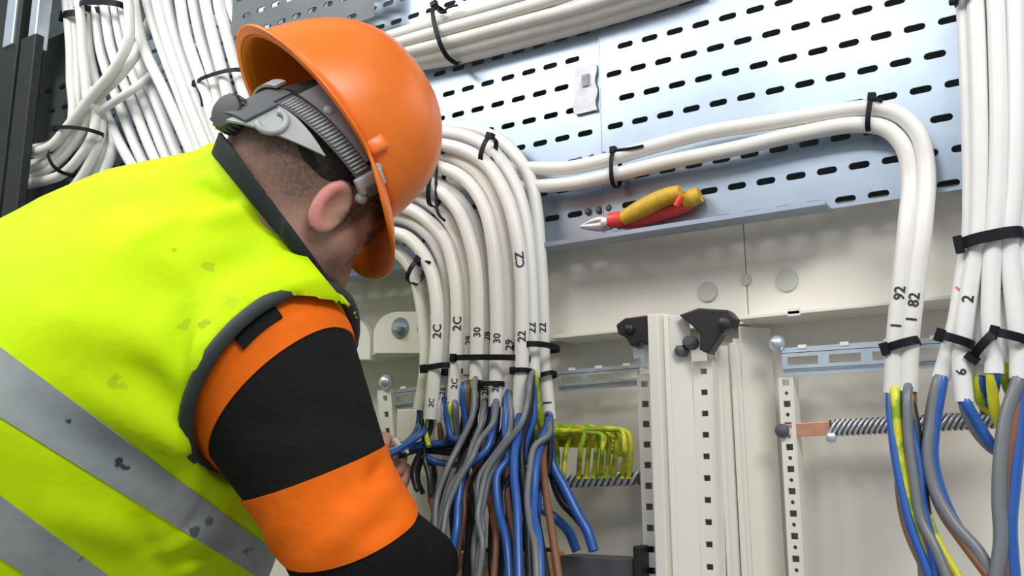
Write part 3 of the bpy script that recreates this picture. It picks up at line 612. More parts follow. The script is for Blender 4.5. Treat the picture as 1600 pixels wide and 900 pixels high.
for i, (pp, Y, cores, marks) in enumerate(GG):
    cable('white cable hanging at the right edge, %s of that bundle' % ('leftmost' if i == 0 else 'rightmost' if i == 6 else words[i]+' from the left'), 'white cables hanging at the right edge',
          [(x, y, Y) for x, y in pp], 0.0093, 'white_cool', cores, marks)

# left bundles (crop scale 2.727)
k1 = lambda L, Y: [(q[0]/2.727, q[1]/2.727, q[2] if len(q) > 2 else Y) for q in L]
LA = [([(272, -60), (288, 60), (300, 200), (303, 350), (312, 470), (300, 540), (230, 610), (115, 640)], -.06), ([(300, -60), (318, 90), (330, 250), (335, 400), (330, 500), (290, 590), (200, 650), (110, 672)], -.05),
      ([(325, -60), (345, 90), (352, 220), (368, 380), (372, 500), (330, 600), (220, 680), (110, 705)], -.06), ([(540, -60), (552, 80), (545, 180), (490, 290), (390, 410), (290, 540), (220, 620), (110, 655)], -.095),
      ([(700, -60, -.016), (660, 40, -.018), (612, 150, -.03), (575, 235, -.062), (510, 320), (420, 410), (330, 520), (290, 600), (210, 690), (105, 735)], -.075), ([(860, 190, -.016), (760, 245, -.018), (690, 292, -.024), (640, 325, -.042), (560, 385), (470, 445), (385, 505), (345, 570), (280, 660), (200, 725), (105, 765)], -.07),
      ([(400, 380), (408, 480), (395, 580), (340, 670), (270, 740), (105, 790)], -.07), ([(425, 400), (432, 520), (420, 610), (380, 700), (330, 780), (250, 850)], -.055)]
for i, (L, Y) in enumerate(LA):
    lab = ['left cable of the three straight ones at the far left, turning left', 'middle cable of the three straight ones at the far left, turning left', 'right cable of the three straight ones at the far left, turning left',
           'white cable sweeping from the top down across the bundle to lower left', 'second white cable sweeping diagonally across the bundle to lower left', 'thin diagonal white cable lowest of those crossing the bundle',
           'white cable curling level at the very bottom of the left loops', 'white cable dropping toward the yellow vest beside the left loops'][i]
    cable(lab, 'looped white cables at the far left', k1(L, Y), 0.0105 if i != 5 else 0.0085, 'white')
LB = [[(355, -60), (368, 40), (385, 250), (450, 480), (555, 690), (700, 900)], [(395, -60), (408, 40), (430, 220), (510, 450), (605, 680), (740, 900)], [(435, -60), (448, 40), (475, 210), (565, 440), (662, 680), (790, 900)],
      [(480, -60), (492, 40), (525, 210), (620, 440), (715, 680), (840, 900)], [(515, -60), (528, 60), (565, 210), (665, 430), (765, 680), (880, 900)],
      [(430, 500), (455, 580), (450, 650), (410, 740), (380, 840)], [(480, 540), (485, 600), (470, 670), (445, 740), (420, 840)]]
for i, L in enumerate(LB):
    lab = ['leftmost', 'second from the left', 'third from the left', 'fourth from the left', 'rightmost'][i]+' white cable of the flat strapped row at upper left' if i < 5 else ['left', 'right'][i-5]+' of two short white cables curving down beside the vest collar of the left loops'
    cable(lab, 'white cables of the strapped row', k1(L, -.026 if i % 2 else -.032), 0.0108, 'white_cool')
LC = [([(560, -60), (572, 20), (605, 180), (705, 400), (815, 650), (900, 850)], -.06), ([(618, -60), (632, 20), (682, 180), (765, 400), (862, 650), (950, 850)], -.05), ([(660, -60), (672, 20), (715, 180), (790, 400), (885, 640), (980, 850)], -.066),
      ([(705, -60), (715, 20), (755, 180), (815, 350), (905, 600), (1000, 800)], -.052), ([(760, -60), (770, 20), (795, 160), (855, 340), (935, 590), (1030, 800)], -.064), ([(815, -60), (826, 20), (858, 170), (908, 330), (962, 540), (1040, 750)], -.052),
      ([(865, -60), (876, 20), (905, 150), (952, 330), (1000, 520), (1080, 720)], -.062), ([(925, -60), (935, 30), (962, 130), (995, 250), (1040, 400), (1110, 640)], -.05), ([(965, -60), (985, 30), (1020, 110), (1070, 170), (1160, 220), (1260, 260)], -.035)]
for i, (L, Y) in enumerate(LC):
    nm = 'leftmost' if i == 0 else 'rightmost' if i == 8 else words[i]+' from the left'
    cable('white cable of the broad curtain behind the hard hat back, %s' % nm, 'white cables of the broad curtain', k1(L, Y), 0.0112, 'white_cool')

# ------------------------------------------------------------------ cable ties
def tie(p1, p2, Y, dep, label, w=0.0045, tail=None, m='tie', mid=None, th=0.0012):
    w = w*1.3; a, b = W(p1[0], p1[1], Y), W(p2[0], p2[1], Y); e = b-a; L = np.linalg.norm(e); e /= L
    dr = np.cross(e, EY); dr /= np.linalg.norm(dr)
    t = thing('cable_tie', label, 'cable tie', (a+b)/2, 'cable ties')
    n = 28; v = []
    for k in range(n):
        q = 2*math.pi*k/n; cx, sy = math.cos(q), math.sin(q)
        ce = abs(cx)**0.8*(1 if cx > 0 else -1); se = abs(sy)**0.7*(1 if sy > 0 else -1)
        c = (a+b)/2+e*ce*L/2-EY*se*dep; nr = e*cx-EY*sy
        for s in (-1, 1):
            for o in (0, 1): v.append(c+dr*s*w/2+nr*th*o)
    f = []
    for k in range(n):
        i, j = k*4, ((k+1) % n)*4
        f += [(i, j, j+2, i+2), (i+1, i+3, j+3, j+1), (i, i+1, j+1, j), (i+2, j+2, j+3, i+3)]
    mb = MB(); mb.add(v, f); mb.build('strap', M[m], t)
    mb = MB(); mb.box(a-EY*dep*0.55-e*0.001, np.array([e, EY, dr]), (0.0045, 0.004, w*.75)); mb.build('lock_head', M[m], t, bevel=0.0006)
    if tail:
        P = spline([a-EY*dep*.55]+[W(x, y, Y-dep*.8) for x, y in tail], 6); mb = MB(); mb.tube(P, 0.0021, 6); mb.build('tail', M[m], t, True)
    return t
tie((962, 238), (962, 292), RYc, .014, 'black cable tie around the tray pair nearest the yellow pliers', tail=[(985, 232), (1005, 228)])
tie((1364, 156), (1358, 206), RYc, .014, 'black cable tie around the tray pair just before it bends down', tail=[(1378, 158)])
tie((1386, 546), (1436, 532), -.045, .014, 'black cable tie binding the two down-bent cables above their cut ends', w=.007)
tie((770, 216), (756, 256), Yf, .014, 'upper black cable tie on the arched fan, nearest the tray', tail=[(772, 215)], w=.006)
tie((688, 238), (676, 322), Yf, .016, 'long black cable tie around the fan right beside the hard hat', w=.006, tail=[(684, 332), (695, 345)])
tie((660, 408), (643, 442), Yf, .016, 'black cable tie on the innermost fan cables under the hat peak', w=.006, tail=[(672, 410)])
tie((668, 577), (706, 571), Yf, .014, 'short black cable tie on the left fan cables above their ends', w=.006)
tie((700, 582), (726, 580), Yb-.006, .014, 'short black cable tie on the fourth fan cable', w=.005)
tie((718, 561), (826, 561), -.076, .024, 'long black cable tie across the middle of the fan', w=.006)
tie((752, 603), (788, 600), -.078, .020, 'lower black cable tie on the two middle fan cables', w=.005)
tie((822, 545), (862, 541), -.050, .038, 'black cable tie around the two right fan cables', w=.006)
tie((842, 592), (866, 583), -.032, .014, 'black cable tie low on the rightmost fan cable', w=.005)
tie((808, 580), (826, 579), Yf, .013, 'small black cable tie below the long one at its right end', w=.005)
tie((688, 14), (708, 96), -.032, .030, 'black cable tie around the sloping top bundle', w=.006, tail=[(690, 20), (700, 12), (715, 8)])
tie((128, 10), (192, 9), -.05, .020, 'black cable tie across the flat cable row at upper left', w=.010)
tie((103, 28), (129, 24), -.056, .016, 'black cable tie around the three straight cables at far left', w=.012)
tie((313, 134), (384, 112), -.058, .022, 'black cable tie across the broad cable curtain left of the hat', w=.006, tail=[(313, 150), (316, 166)])
tie((96, 205), (152, 207), -.08, .030, 'black cable tie around the left loops at their upper bend', w=.006)
tie((90, 238), (105, 272), -.075, .028, 'black cable tie around the level part of the left loops', w=.006)
tie((1502, 386), (1600, 366), -.048, .024, 'wide black cable tie around the hanging bundle at right', w=.0095)
tie((1472, 526), (1520, 540), -.052, .020, 'black cable tie around the two left cables of the hanging bundle', w=.007)
tie((1522, 560), (1558, 520), -.050, .022, 'slanting black cable tie on the middle of the hanging bundle', w=.007)
tie((1556, 522), (1606, 534), -.052, .022, 'black cable tie on the right side of the hanging bundle', w=.007)
tie((1494, 2), (1520, 0), -.05, .018, 'black cable tie at the very top of the hanging bundle', w=.008)
tie((623, 690), (634, 706), -.10, .009, 'pale nylon tie around the blue wires above the fingers', w=.0022, m='whitetie', tail=[(632, 702), (638, 708)])

# ------------------------------------------------------------------ pliers on the tray edge
pl = thing('pliers', 'yellow and red insulated pliers lying on the tray edge', 'pliers', W(1010, 352, -0.035))
def grip(L, rads, m, name, par=pl, Y=-0.03, seg=12):
    P = spline([W(x, y, Y) for x, y in L], 6); R_ = np.interp(np.linspace(0, 1, len(P)), np.linspace(0, 1, len(rads)), rads)
    mb = MB(); mb.tube(P, R_, seg); return mb.build(name, M[m], par, True, angle=60)
h1 = grip([(972, 342), (1005, 325), (1040, 308), (1064, 301)], [.0095, .0125, .0125, .0118, .0105], 'yellowgrip', 'handle', Y=-.030)
grip([(953, 345), (973, 342)], [.0105, .0115, .0105], 'redgrip', 'guard_collar', h1, Y=-.030)
h2 = grip([(965, 350), (1010, 340), (1050, 328), (1078, 318)], [.008, .0095, .0095, .009], 'redgrip', 'handle', Y=-.014)
grip([(1068, 318), (1080, 310), (1094, 304)], [.0095, .012, .0105], 'yellowgrip', 'handle_tip', h2, Y=-.016)
grip([(1056, 322), (1066, 306)], [.004, .0045, .004], 'redgrip', 'guard_collar', h1, Y=-.036)
for s, L in ((0, [(955, 345), (935, 345), (912, 352)]), (1, [(955, 351), (935, 354), (908, 354)])):
    grip(L, [.007, .008, .006, .003], 'toolsteel', 'jaw', Y=-.028)
mb = MB(); mb.lathe(W(945, 348, -.034), -EY, [(0, .006), (.003, .0055), (.004, .003)], 14); mb.build('pivot', M['toolsteel'], pl, True, angle=40)

# ------------------------------------------------------------------ the electrician (signed-distance body, surface nets)
def surfnets(f, lo, hi, h):
    lo = np.asarray(lo, float); B = 8
    nb = np.ceil((np.asarray(hi)-lo)/(h*B)).astype(int); n = nb*B+1
    g = [np.arange(k) for k in nb]
    ci = np.stack(np.meshgrid(*g, indexing='ij'), -1).reshape(-1, 3)
    act = np.abs(f(lo+(ci*B+B/2)*h)) < B*h*1.35
    V = np.full(n, 1.0, np.float32)
    ci = ci[act]; loc = np.stack(np.meshgrid(*[np.arange(B+1)]*3, indexing='ij'), -1).reshape(-1, 3)
    for s in range(0, len(ci), 400):
        I = (ci[s:s+400, None, :]*B+loc[None]).reshape(-1, 3)
        V[I[:, 0], I[:, 1], I[:, 2]] = f(lo+I*h)
    lc = np.stack(np.meshgrid(*[np.arange(B)]*3, indexing='ij'), -1).reshape(-1, 3)
    cells = (ci[:, None, :]*B+lc[None]).reshape(-1, 3)
    cor = np.array([(i, j, k) for i in (0, 1) for j in (0, 1) for k in (0, 1)])
    cv = np.stack([V[cells[:, 0]+c[0], cells[:, 1]+c[1], cells[:, 2]+c[2]] for c in cor], 1)
    ng = (cv < 0).sum(1); m = (ng > 0) & (ng < 8); cells, cv = cells[m], cv[m]
    acc = np.zeros((len(cells), 3)); cnt = np.zeros(len(cells))
    for a in range(8):
        for b in range(a+1, 8):
            if np.abs(cor[a]-cor[b]).sum() != 1: continue
            va, vb = cv[:, a], cv[:, b]; x = (va < 0) != (vb < 0)
            t = np.where(x, va/np.where(x, va-vb, 1), 0)
            acc += np.where(x[:, None], cor[a]+(cor[b]-cor[a])*t[:, None], 0); cnt += x
    verts = lo+(cells+acc/cnt[:, None])*h
    idx = np.full(n, -1, np.int32); idx[cells[:, 0], cells[:, 1], cells[:, 2]] = np.arange(len(cells))
    faces = []
    v0 = cv[:, 0] < 0
    for ax in range(3):
        e = np.zeros(3, int); e[ax] = 1; k = [i for i in range(8) if (cor[i] == e).all()][0]
        v1 = cv[:, k] < 0; x = v0 != v1; c = cells[x]; s = v0[x]
        u, w = [(1, 2), (2, 0), (0, 1)][ax]; du = np.zeros(3, int); du[u] = 1; dw = np.zeros(3, int); dw[w] = 1
        ok = (c[:, u] > 0) & (c[:, w] > 0); c, s = c[ok], s[ok]
        q = np.stack([idx[tuple((c-o).T)] for o in (0*du, du, du+dw, dw)], 1)
        q[s] = q[s][:, ::-1]
        faces.append(q[(q >= 0).all(1)])
    return verts, np.concatenate(faces)
def smin(a, b, k):
    h = np.clip(0.5+0.5*(b-a)/k, 0, 1); return b+(a-b)*h-k*h*(1-h)
def smax(a, b, k): return -smin(-a, -b, k)
def cap(p, a, b, ra, rb):
    a, b = np.asarray(a), np.asarray(b); d = b-a; t = np.clip(((p-a)@d)/(d@d), 0, 1)
    return np.linalg.norm(p-a-t[:, None]*d, axis=1)-(ra+(rb-ra)*t)
def ell(q, r):                             # q already in local frame
    k = np.linalg.norm(q/np.asarray(r), axis=1); return (k-1)*min(r)*0.9+(k-1)*0.1*max(r)
nrm = lambda v: np.asarray(v, float)/np.linalg.norm(v)

# head frame (camera-frame axes: right, up, away): F to the face, U to the crown, N to the near ear
HF = nrm((.566, -.824, 0.0)); HU = nrm((.748, .513, .42)); HU = nrm(HU-HF*(HU@HF)); HN = nrm((.346, .238, -.907))
HO = C(500, 250, 1.05)
_hr = math.radians(20); FF = HF*math.cos(_hr)-HN*math.sin(_hr); FN = HN*math.cos(_hr)+HF*math.sin(_hr)   # the face looks a little away
HC = .012
def fp(f, n, u): return HO+HF*HC+FF*f+FN*n+HU*u
def fl_(p): d = p-HO-HF*HC; return np.stack([d@FF, d@FN, d@HU], 1)
def hl(p): d = p-HO; return np.stack([d@HF, d@HN, d@HU], 1)
def hp(f, n, u): return HO+HF*f+HN*n+HU*u
# torso frame
TA = nrm((.62, .785, 0)); TR = nrm((.54, -.42, -.73)); TR = nrm(TR-TA*(TA@TR)); TB = nrm((-.57, .45, -.68)); TB = nrm(TB-TA*(TB@TA)-TR*(TB@TR))
TM = np.array([-.371, .017, 1.11])
ta = [-.62, -.50, -.35, -.18, -.05, .02, .07, .11, .15, .22]
tw = [.225, .232, .230, .220, .203, .185, .140, .104, .088, .084]
td = [.190, .272, .288, .240, .160, .125, .104, .088, .078, .076]
tb = [.020, -.012, -.014, .003, .018, .012, .006, .0, .0, .0]
tr_ = [.0, .0, .0, .0, .0, .0, .01, .025, .035, .045]
def torso(p, off=0.0, top=.10):
    d = p-TM; a, r, b = d@TA, d@TR, d@TB
    w = np.interp(a, ta, tw)+off; dd = np.interp(a, ta, td)+off
    rr = np.abs((r-np.interp(a, ta, tr_))/w); bb = np.abs((b-np.interp(a, ta, tb))/dd)
    k = (rr**2.3+bb**2.3)**(1/2.3)
    f = (k-1)*np.minimum(w, dd)
    return smax(smax(f, a-top-off, .03), -.62-a-off, .05)
RS, RE, RW = C(425, 565, 0.97), C(560, 850, 0.93), C(666, 884, 1.10)     # right shoulder, elbow, wrist
LS, LE, LW = np.array([-.50, .115, 1.27]), np.array([-.40, -.17, 1.36]), C(520, 790, 1.27)
def arms(p, off=0.0, sl=0.0):
    f = smin(cap(p, RS, RE, .062+off+sl, .052+off+sl*.6), cap(p, RE, RW, .05+off+sl*.6, .032+off+sl*.4), .03)
    g = smin(cap(p, LS, LE, .060+off+sl, .050+off+sl*.4), cap(p, LE, LW, .046+off+sl*.3, .030+off), .03)
    return np.minimum(f, g)
def hand(p, W_, tip, side, up, s=1.0):
    """palm, four unequal curled fingers and a thumb; tip: direction of the fingers, side: thumb side, up: back of hand"""
    t, sd, up = nrm(tip), nrm(side), nrm(up)
    c = W_+t*.045*s; q = p-c; l = np.stack([q@t, q@sd, q@up], 1)
    f = ell(l, (.055*s, .042*s, .019*s))
    f = smin(f, cap(p, W_-t*.01, W_+t*.03, .026*s, .026*s), .02)
    for i, (o, ln) in enumerate(((.030, .072), (.010, .080), (-.010, .074), (-.029, .058))):
        b = W_+t*.082*s+sd*o*s; k1 = b+(t*.55-up*.35)*ln*.6*s; k2 = k1+(t*.2-up*.9)*ln*.42*s; k3 = k2+(-t*.5-up*.55)*ln*.34*s
        f = smin(f, np.minimum(np.minimum(cap(p, b-t*.02*s, k1, .0095*s, .0088*s), cap(p, k1, k2, .0088*s, .008*s)), cap(p, k2, k3, .008*s, .0068*s)), .005)
    b = W_+t*.025*s+sd*.026*s; k1 = b+(t*.55+sd*.8-up*.2)*.040*s; k2 = k1+(t*.9+sd*.35-up*.25)*.032*s; k3 = k2+(t*1.0+sd*.1-up*.15)*.022*s
    th = np.minimum(np.minimum(cap(p, b, k1, .0150*s, .0115*s), cap(p, k1, k2, .0115*s, .0105*s)), cap(p, k2, k3, .0108*s, .0085*s))
    return smin(f, th, .008)
LHt = nrm(C(600, 748, 1.25)-LW); LHs = np.array([.25, .75, -.45]); LHs = nrm(LHs-LHt*(LHs@LHt)); LHu = nrm(np.cross(LHt, LHs)); LHu = LHu*(1 if LHu[2] < 0 else -1)
RHt = nrm(RW-RE+np.array([.05, -.30, .0])); RHs = np.array([.2, .8, .3]); RHs = nrm(RHs-RHt*(RHs@RHt)); RHu = nrm(np.cross(RHt, RHs)); RHu = RHu*(1 if RHu[2] < 0 else -1)
def headsdf(p):
    l = fl_(p); f0, n0, u0 = l[:, 0], l[:, 1], l[:, 2]; an = np.abs(n0)
    L = lambda c, r: ell(l-np.asarray(c), r)
    A_ = lambda c, r: ell(np.stack([f0, an, u0], 1)-np.asarray(c), r)
    f = L((-.005, 0, .03), (.086, .079, .092))                               # skull
    f = smin(f, L((-.03, 0, -.03), (.070, .066, .065)), .03)                # occiput
    f = smin(f, L((.050, 0, -.045), (.056, .060, .075)), .035)              # face
    f = smin(f, L((.078, 0, -.105), (.032, .030, .026)), .035)              # chin
    f = smin(f, A_((.035, .045, -.085), (.040, .018, .032)), .03)           # jaw
    f = smin(f, A_((.070, .042, -.040), (.022, .018, .018)), .02)           # cheekbone
    f = smin(f, L((.082, 0, -.006), (.014, .046, .012)), .015)               # brow
    f = smax(f, -A_((.106, .032, -.024), (.016, .016, .011)), .012)         # eye socket
    f = smin(f, A_((.088, .031, -.024), (.013, .012, .011)), .003)          # eyeball
    hr = np.stack([f0, n0, u0], 1)
    f = smin(f, cap(hr, (.097, 0, -.018), (.122, 0, -.052), .007, .011), .010)   # nose
    f = smin(f, A_((.110, .012, -.055), (.010, .007, .007)), .006)
    f = smin(f, L((.102, 0, -.077), (.011, .023, .006)), .006)              # lips
    f = smin(f, L((.100, 0, -.087), (.011, .020, .006)), .004)
    # ear: tilted rim with a hollow
    ec = np.array((.030, .077, -.042)); q = np.stack([f0, an, u0], 1)-ec
    ca, sa = math.cos(.38), math.sin(.38)
    q = np.stack([q[:, 0]*ca+q[:, 2]*sa, q[:, 1], -q[:, 0]*sa+q[:, 2]*ca], 1)
    q[:, 1] -= -(q[:, 0])*.14
    ear = ell(q, (.022, .0075, .034)); ear = smax(ear, -ell(q-np.array((.005, .009, .003)), (.0155, .0105, .026)), .003)
    f = smin(f, ear, .006)
    return f
NK0 = hp(-.005, 0, -.045); NK1 = TM+TA*.06+TR*.025+TB*.005
def neck(p, off=0.0): return cap(p, NK1, NK0, .078+off, .064+off)
HIPL, HIPR = TM-TA*.60-TR*.09, TM-TA*.60+TR*.09
def body(p):
    f = smin(headsdf(p), neck(p), .028)
    f = smin(f, torso(p, -.012), .04)
    f = smin(f, arms(p, -.012), .03)
    f = smin(f, hand(p, LW, LHt, LHs, LHu), .012)
    return smin(f, hand(p, RW, RHt, RHs, RHu), .012)
def mesh_from(name, v, q, m, parent, smooth=True, org=None):
    w = cam2w(v); me = bpy.data.meshes.new(name); o = bpy.data.objects.new(name, me); COL.objects.link(o)
    if parent is not None: o.parent = parent; org = parent_org(parent)
    else: o.location = org
    me.from_pydata((w-np.asarray(org)).tolist(), [], [tuple(int(i) for i in r) for r in q]); me.update()
    if m: me.materials.append(m)
    if smooth:
        for pl_ in me.polygons: pl_.use_smooth = True
    return o
# skin: hair stubble blends in by a stored attribute
def skin_material():
    m = mat('skin', (0.50, 0.29, 0.215), 0.5, spec=0.35); nt = m.node_tree; b = nt.nodes['Principled BSDF']
    at = nt.nodes.new('ShaderNodeAttribute'); at.attribute_name = 'stubble'; at2 = nt.nodes.new('ShaderNodeAttribute'); at2.attribute_name = 'redness'
    n = nt.nodes.new('ShaderNodeTexNoise'); n.inputs['Scale'].default_value = 260; n.inputs['Detail'].default_value = 3
    tc = nt.nodes.new('ShaderNodeTexCoord'); nt.links.new(tc.outputs['Object'], n.inputs['Vector'])
    mr = nt.nodes.new('ShaderNodeMapRange'); mr.inputs[1].default_value = 0.3; mr.inputs[2].default_value = 0.7; mr.inputs[3].default_value = 0.75; mr.inputs[4].default_value = 1.15
    nt.links.new(n.outputs['Fac'], mr.inputs[0])
    mu = nt.nodes.new('ShaderNodeMath'); mu.operation = 'MULTIPLY'; mu.use_clamp = True; nt.links.new(at.outputs['Fac'], mu.inputs[0]); nt.links.new(mr.outputs[0], mu.inputs[1])
    m1 = nt.nodes.new('ShaderNodeMix'); m1.data_type = 'RGBA'; m1.inputs['A'].default_value = (0.50, 0.29, 0.215, 1); m1.inputs['B'].default_value = (0.74, 0.30, 0.27, 1); nt.links.new(at2.outputs['Fac'], m1.inputs['Factor'])
    m2 = nt.nodes.new('ShaderNodeMix'); m2.data_type = 'RGBA'; nt.links.new(m1.outputs['Result'], m2.inputs['A']); m2.inputs['B'].default_value = (0.055, 0.042, 0.034, 1); nt.links.new(mu.outputs[0], m2.inputs['Factor'])
    nt.links.new(m2.outputs['Result'], b.inputs['Base Color'])
    bp = nt.nodes.new('ShaderNodeBump'); bp.inputs['Strength'].default_value = 0.12; bp.inputs['Distance'].default_value = 0.004; nt.links.new(n.outputs['Fac'], bp.inputs['Height']); nt.links.new(bp.outputs['Normal'], b.inputs['Normal'])
    return m
M['skin'] = skin_material()
pel = cam2w((HIPL+HIPR)/2); ORG = np.array([pel[0], pel[1], 0.0])
v, q = surfnets(body, (-1.0, -.62, .78), (-.02, .36, 1.55), .0034)
person = mesh_from('person', v, q, M['skin'], None, org=ORG)
tag(person, 'person in a yellow vest and orange hard hat leaning over blue wires, seen from behind', 'person')
l = fl_(v); hd = np.linalg.norm(l-np.array((.02, 0, -.02)), axis=1) < .16
def sstep(x, a, b): t = np.clip((x-a)/(b-a), 0, 1); return t*t*(3-2*t)
back = sstep(l[:, 0], .035, -.005)*sstep(l[:, 2], -.125, -.055)*.75
top_ = sstep(l[:, 2], -.012, .012)*sstep(l[:, 0], .09, .07)
side_ = sstep(np.abs(l[:, 0]-.052), .016, .006)*sstep(l[:, 2], -.06, -.03)*.8
brow_ = sstep(np.abs(l[:, 2]+.006), .010, .005)*sstep(l[:, 0], .074, .084)*sstep(np.abs(np.abs(l[:, 1])-.035), .024, .018)*.9
jaw_ = sstep(l[:, 2], -.05, -.09)*sstep(l[:, 0], .03, .06)*.22
an_ = np.abs(l[:, 1]); ear_ = sstep(an_, .077, .083)*sstep(np.abs(l[:, 0]-.024), .035, .025)*sstep(np.abs(l[:, 2]+.04), .05, .035)
for nm, val in (('stubble', np.where(hd, np.clip(np.maximum.reduce([back, top_, side_, brow_, jaw_]), 0, 1)*(1-ear_), 0)), ('redness', np.where(hd, ear_, 0)+sstep(np.linalg.norm(v-LW, axis=1), .16, .10)*.35)):
    a_ = person.data.attributes.new(nm, 'FLOAT', 'POINT'); a_.data.foreach_set('value', val.astype(np.float32))
# hair: short crop above the hairline, thickness of its own
l = hl(v)
def hairsdf(p):
    l = fl_(p); f0, n0, u0 = l[:, 0], l[:, 1], l[:, 2]
    f = ell(l-np.array((-.007, 0, .03)), (.089, .082, .095)); f = smin(f, ell(l-np.array((-.03, 0, -.028)), (.073, .069, .068)), .03)
    f = smax(f, -(u0+.028+.35*(f0+.09)+0.10*np.maximum(f0-.02, 0)), .008); f = smax(f, f0-.055, .01)
    return f+.0012*np.sin(p[:, 0]*900)*np.sin(p[:, 1]*1000)*np.sin(p[:, 2]*950)
hv, hq = surfnets(hairsdf, HO-.17, HO+.17, .0035); mesh_from('hair', hv, hq, M['hair'], person)

# jacket (both sleeves and body), bent sleeve folds
def folds(p, lines):
    o = np.zeros(len(p))
    for a, b, w, h in lines:
        a, b = np.asarray(a), np.asarray(b); d = b-a; t = np.clip(((p-a)@d)/(d@d), 0, 1); s = np.linalg.norm(p-a-t[:, None]*d, axis=1)
        o += h*np.exp(-(s/w)**2)*np.sin(math.pi*np.clip(t*.9+.05, 0, 1))
    return o
AC = C(420, 583, .97)                                                       # armhole centre
AN = nrm((.76, -.50, -.42))
def sleeve(p, off=0.0):
    f = smin(cap(p, C(415, 575, .985), RE+np.array([-.012, .012, 0]), .102+off, .064+off), cap(p, RE, RW-(RW-RE)*.08, .062+off, .045+off), .035)
    return f
def hit(px, py, f):                          # first surface point on the line of sight, camera-frame metres
    zs = np.linspace(.5, 1.4, 900); P = (C(px, py, 1.0)[None]*zs[:, None]); g = f(P); z = np.where(g < 0)[0]
    return P[z[0]] if len(z) else C(px, py, .95)
SF = [(hit(a, b, sleeve), hit(c, d, sleeve), w, h) for a, b, c, d, w, h in (
    (370, 700, 560, 700, .016, .005), (400, 660, 590, 680, .011, -.005), (350, 740, 480, 700, .010, .005), (590, 640, 470, 600, .014, .004), (570, 760, 600, 720, .008, -.007), (585, 775, 620, 760, .008, .006),
    (380, 800, 420, 880, .010, -.005), (450, 800, 420, 880, .014, .004), (560, 790, 500, 870, .014, .004), (540, 740, 545, 800, .008, -.004), (620, 800, 560, 850, .012, -.006), (640, 830, 670, 870, .010, .006), (520, 500, 400, 640, .02, .003))]
def jacket(p):
    f = smin(torso(p, .004), sleeve(p), .02)
    f = smin(f, smin(cap(p, LS, LE, .050, .058), cap(p, LE, LW-LHt*.03, .058, .042), .03), .02)
    f = f-1.3*folds(p, SF)
    return smax(f, (p-C(430, 345, 1.05))@TA-.004, .004)
jlo, jhi = (-1.02, -.64, .74), (-.04, .32, 1.52)
jv, jq = surfnets(jacket, jlo, jhi, .0044)
jack = mesh_from('jacket', jv, jq, M['jacket'], person)
# orange sleeve bands: the sleeve surface, cut by two planes, lifted and thickened
def vnormals(v, q):
    n = np.cross(v[q[:, 2]]-v[q[:, 0]], v[q[:, 3]]-v[q[:, 1]]); o = np.zeros_like(v)
    for k in range(4): np.add.at(o, q[:, k], n)
    return o/(np.linalg.norm(o, axis=1, keepdims=True)+1e-12)
def cut_shell(name, v, q, planes, m, lift, thick, parent, keep=None, hole=None):
    """planes: (point, normal), the side the normal points to stays; camera-frame. The shell gets an outer face, an inner face and rims."""
    if keep is not None: q = q[keep(v[q].mean(1))]
    nn = vnormals(v, q); c = v[q].mean(1); f1 = True
    if np.mean(np.einsum('ij,ij->i', nn[q[:, 0]], c-c.mean(0))) < 0: nn = -nn
    w = v+nn*lift
    bm = bmesh.new(); ly = bm.verts.layers.float_vector.new('nn'); vv = []
    use = np.zeros(len(w), bool); use[q.ravel()] = True
    for i in range(len(w)):
        if use[i]: x = bm.verts.new(tuple(w[i])); x[ly] = Vector(nn[i]); vv.append(x)
        else: vv.append(None)
    for r in q:
        try: bm.faces.new([vv[i] for i in r])
        except ValueError: pass
    for p0, n0 in planes:
        bmesh.ops.bisect_plane(bm, geom=bm.verts[:]+bm.edges[:]+bm.faces[:], dist=1e-6, plane_co=Vector(p0), plane_no=Vector(n0), clear_inner=True)
    if hole is not None:
        for p0, n0, test in hole:
            bmesh.ops.bisect_plane(bm, geom=bm.verts[:]+bm.edges[:]+bm.faces[:], dist=1e-6, plane_co=Vector(p0), plane_no=Vector(n0))
            fl_list = bm.faces[:]; cc = np.array([f.calc_center_median()[:] for f in fl_list])
            kill = ((cc-p0)@n0 > 0) & test(cc)
            bmesh.ops.delete(bm, geom=[f for f, k_ in zip(fl_list, kill) if k_], context='FACES')
        bmesh.ops.delete(bm, geom=[x for x in bm.verts if not x.link_faces], context='VERTS')
    bm.verts.ensure_lookup_table(); bm.verts.index_update()
    P = np.array([x.co[:] for x in bm.verts]); N = np.array([x[ly][:] for x in bm.verts])
    N /= np.linalg.norm(N, axis=1, keepdims=True)+1e-12
    F = [tuple(x.index for x in f.verts) for f in bm.faces]; E = [(e.verts[0].index, e.verts[1].index) for e in bm.edges if e.is_boundary]
    bm.free(); k = len(P); org = parent_org(parent)
    V2 = np.concatenate([P, P-N*thick]); F2 = F+[tuple(i+k for i in f[::-1]) for f in F]+[(a, b, b+k, a+k) for a, b in E]
    me = bpy.data.meshes.new(name); me.from_pydata((cam2w(V2)-org).tolist(), [], F2); me.update()
    bm = bmesh.new(); bm.from_mesh(me); bmesh.ops.recalc_face_normals(bm, faces=bm.faces); bm.to_mesh(me); bm.free()
    o = bpy.data.objects.new(name, me); COL.objects.link(o); o.parent = parent; me.materials.append(m)
    for p_ in me.polygons: p_.use_smooth = True
    me.set_sharp_from_angle(angle=math.radians(60))
    return o, np.array([(P[a], P[b]) for a, b in E]).reshape(-1, 2, 3)
def plane3(a, b, view=0.0, side=(0, 0, 1.0)):
    """plane through camera-frame points a and b whose normal has the given away-component"""
    a, b = np.asarray(a), np.asarray(b); d = nrm(b-a); n = np.asarray(side, float); n = n-d*(n@d); return (a+b)/2, nrm(n)
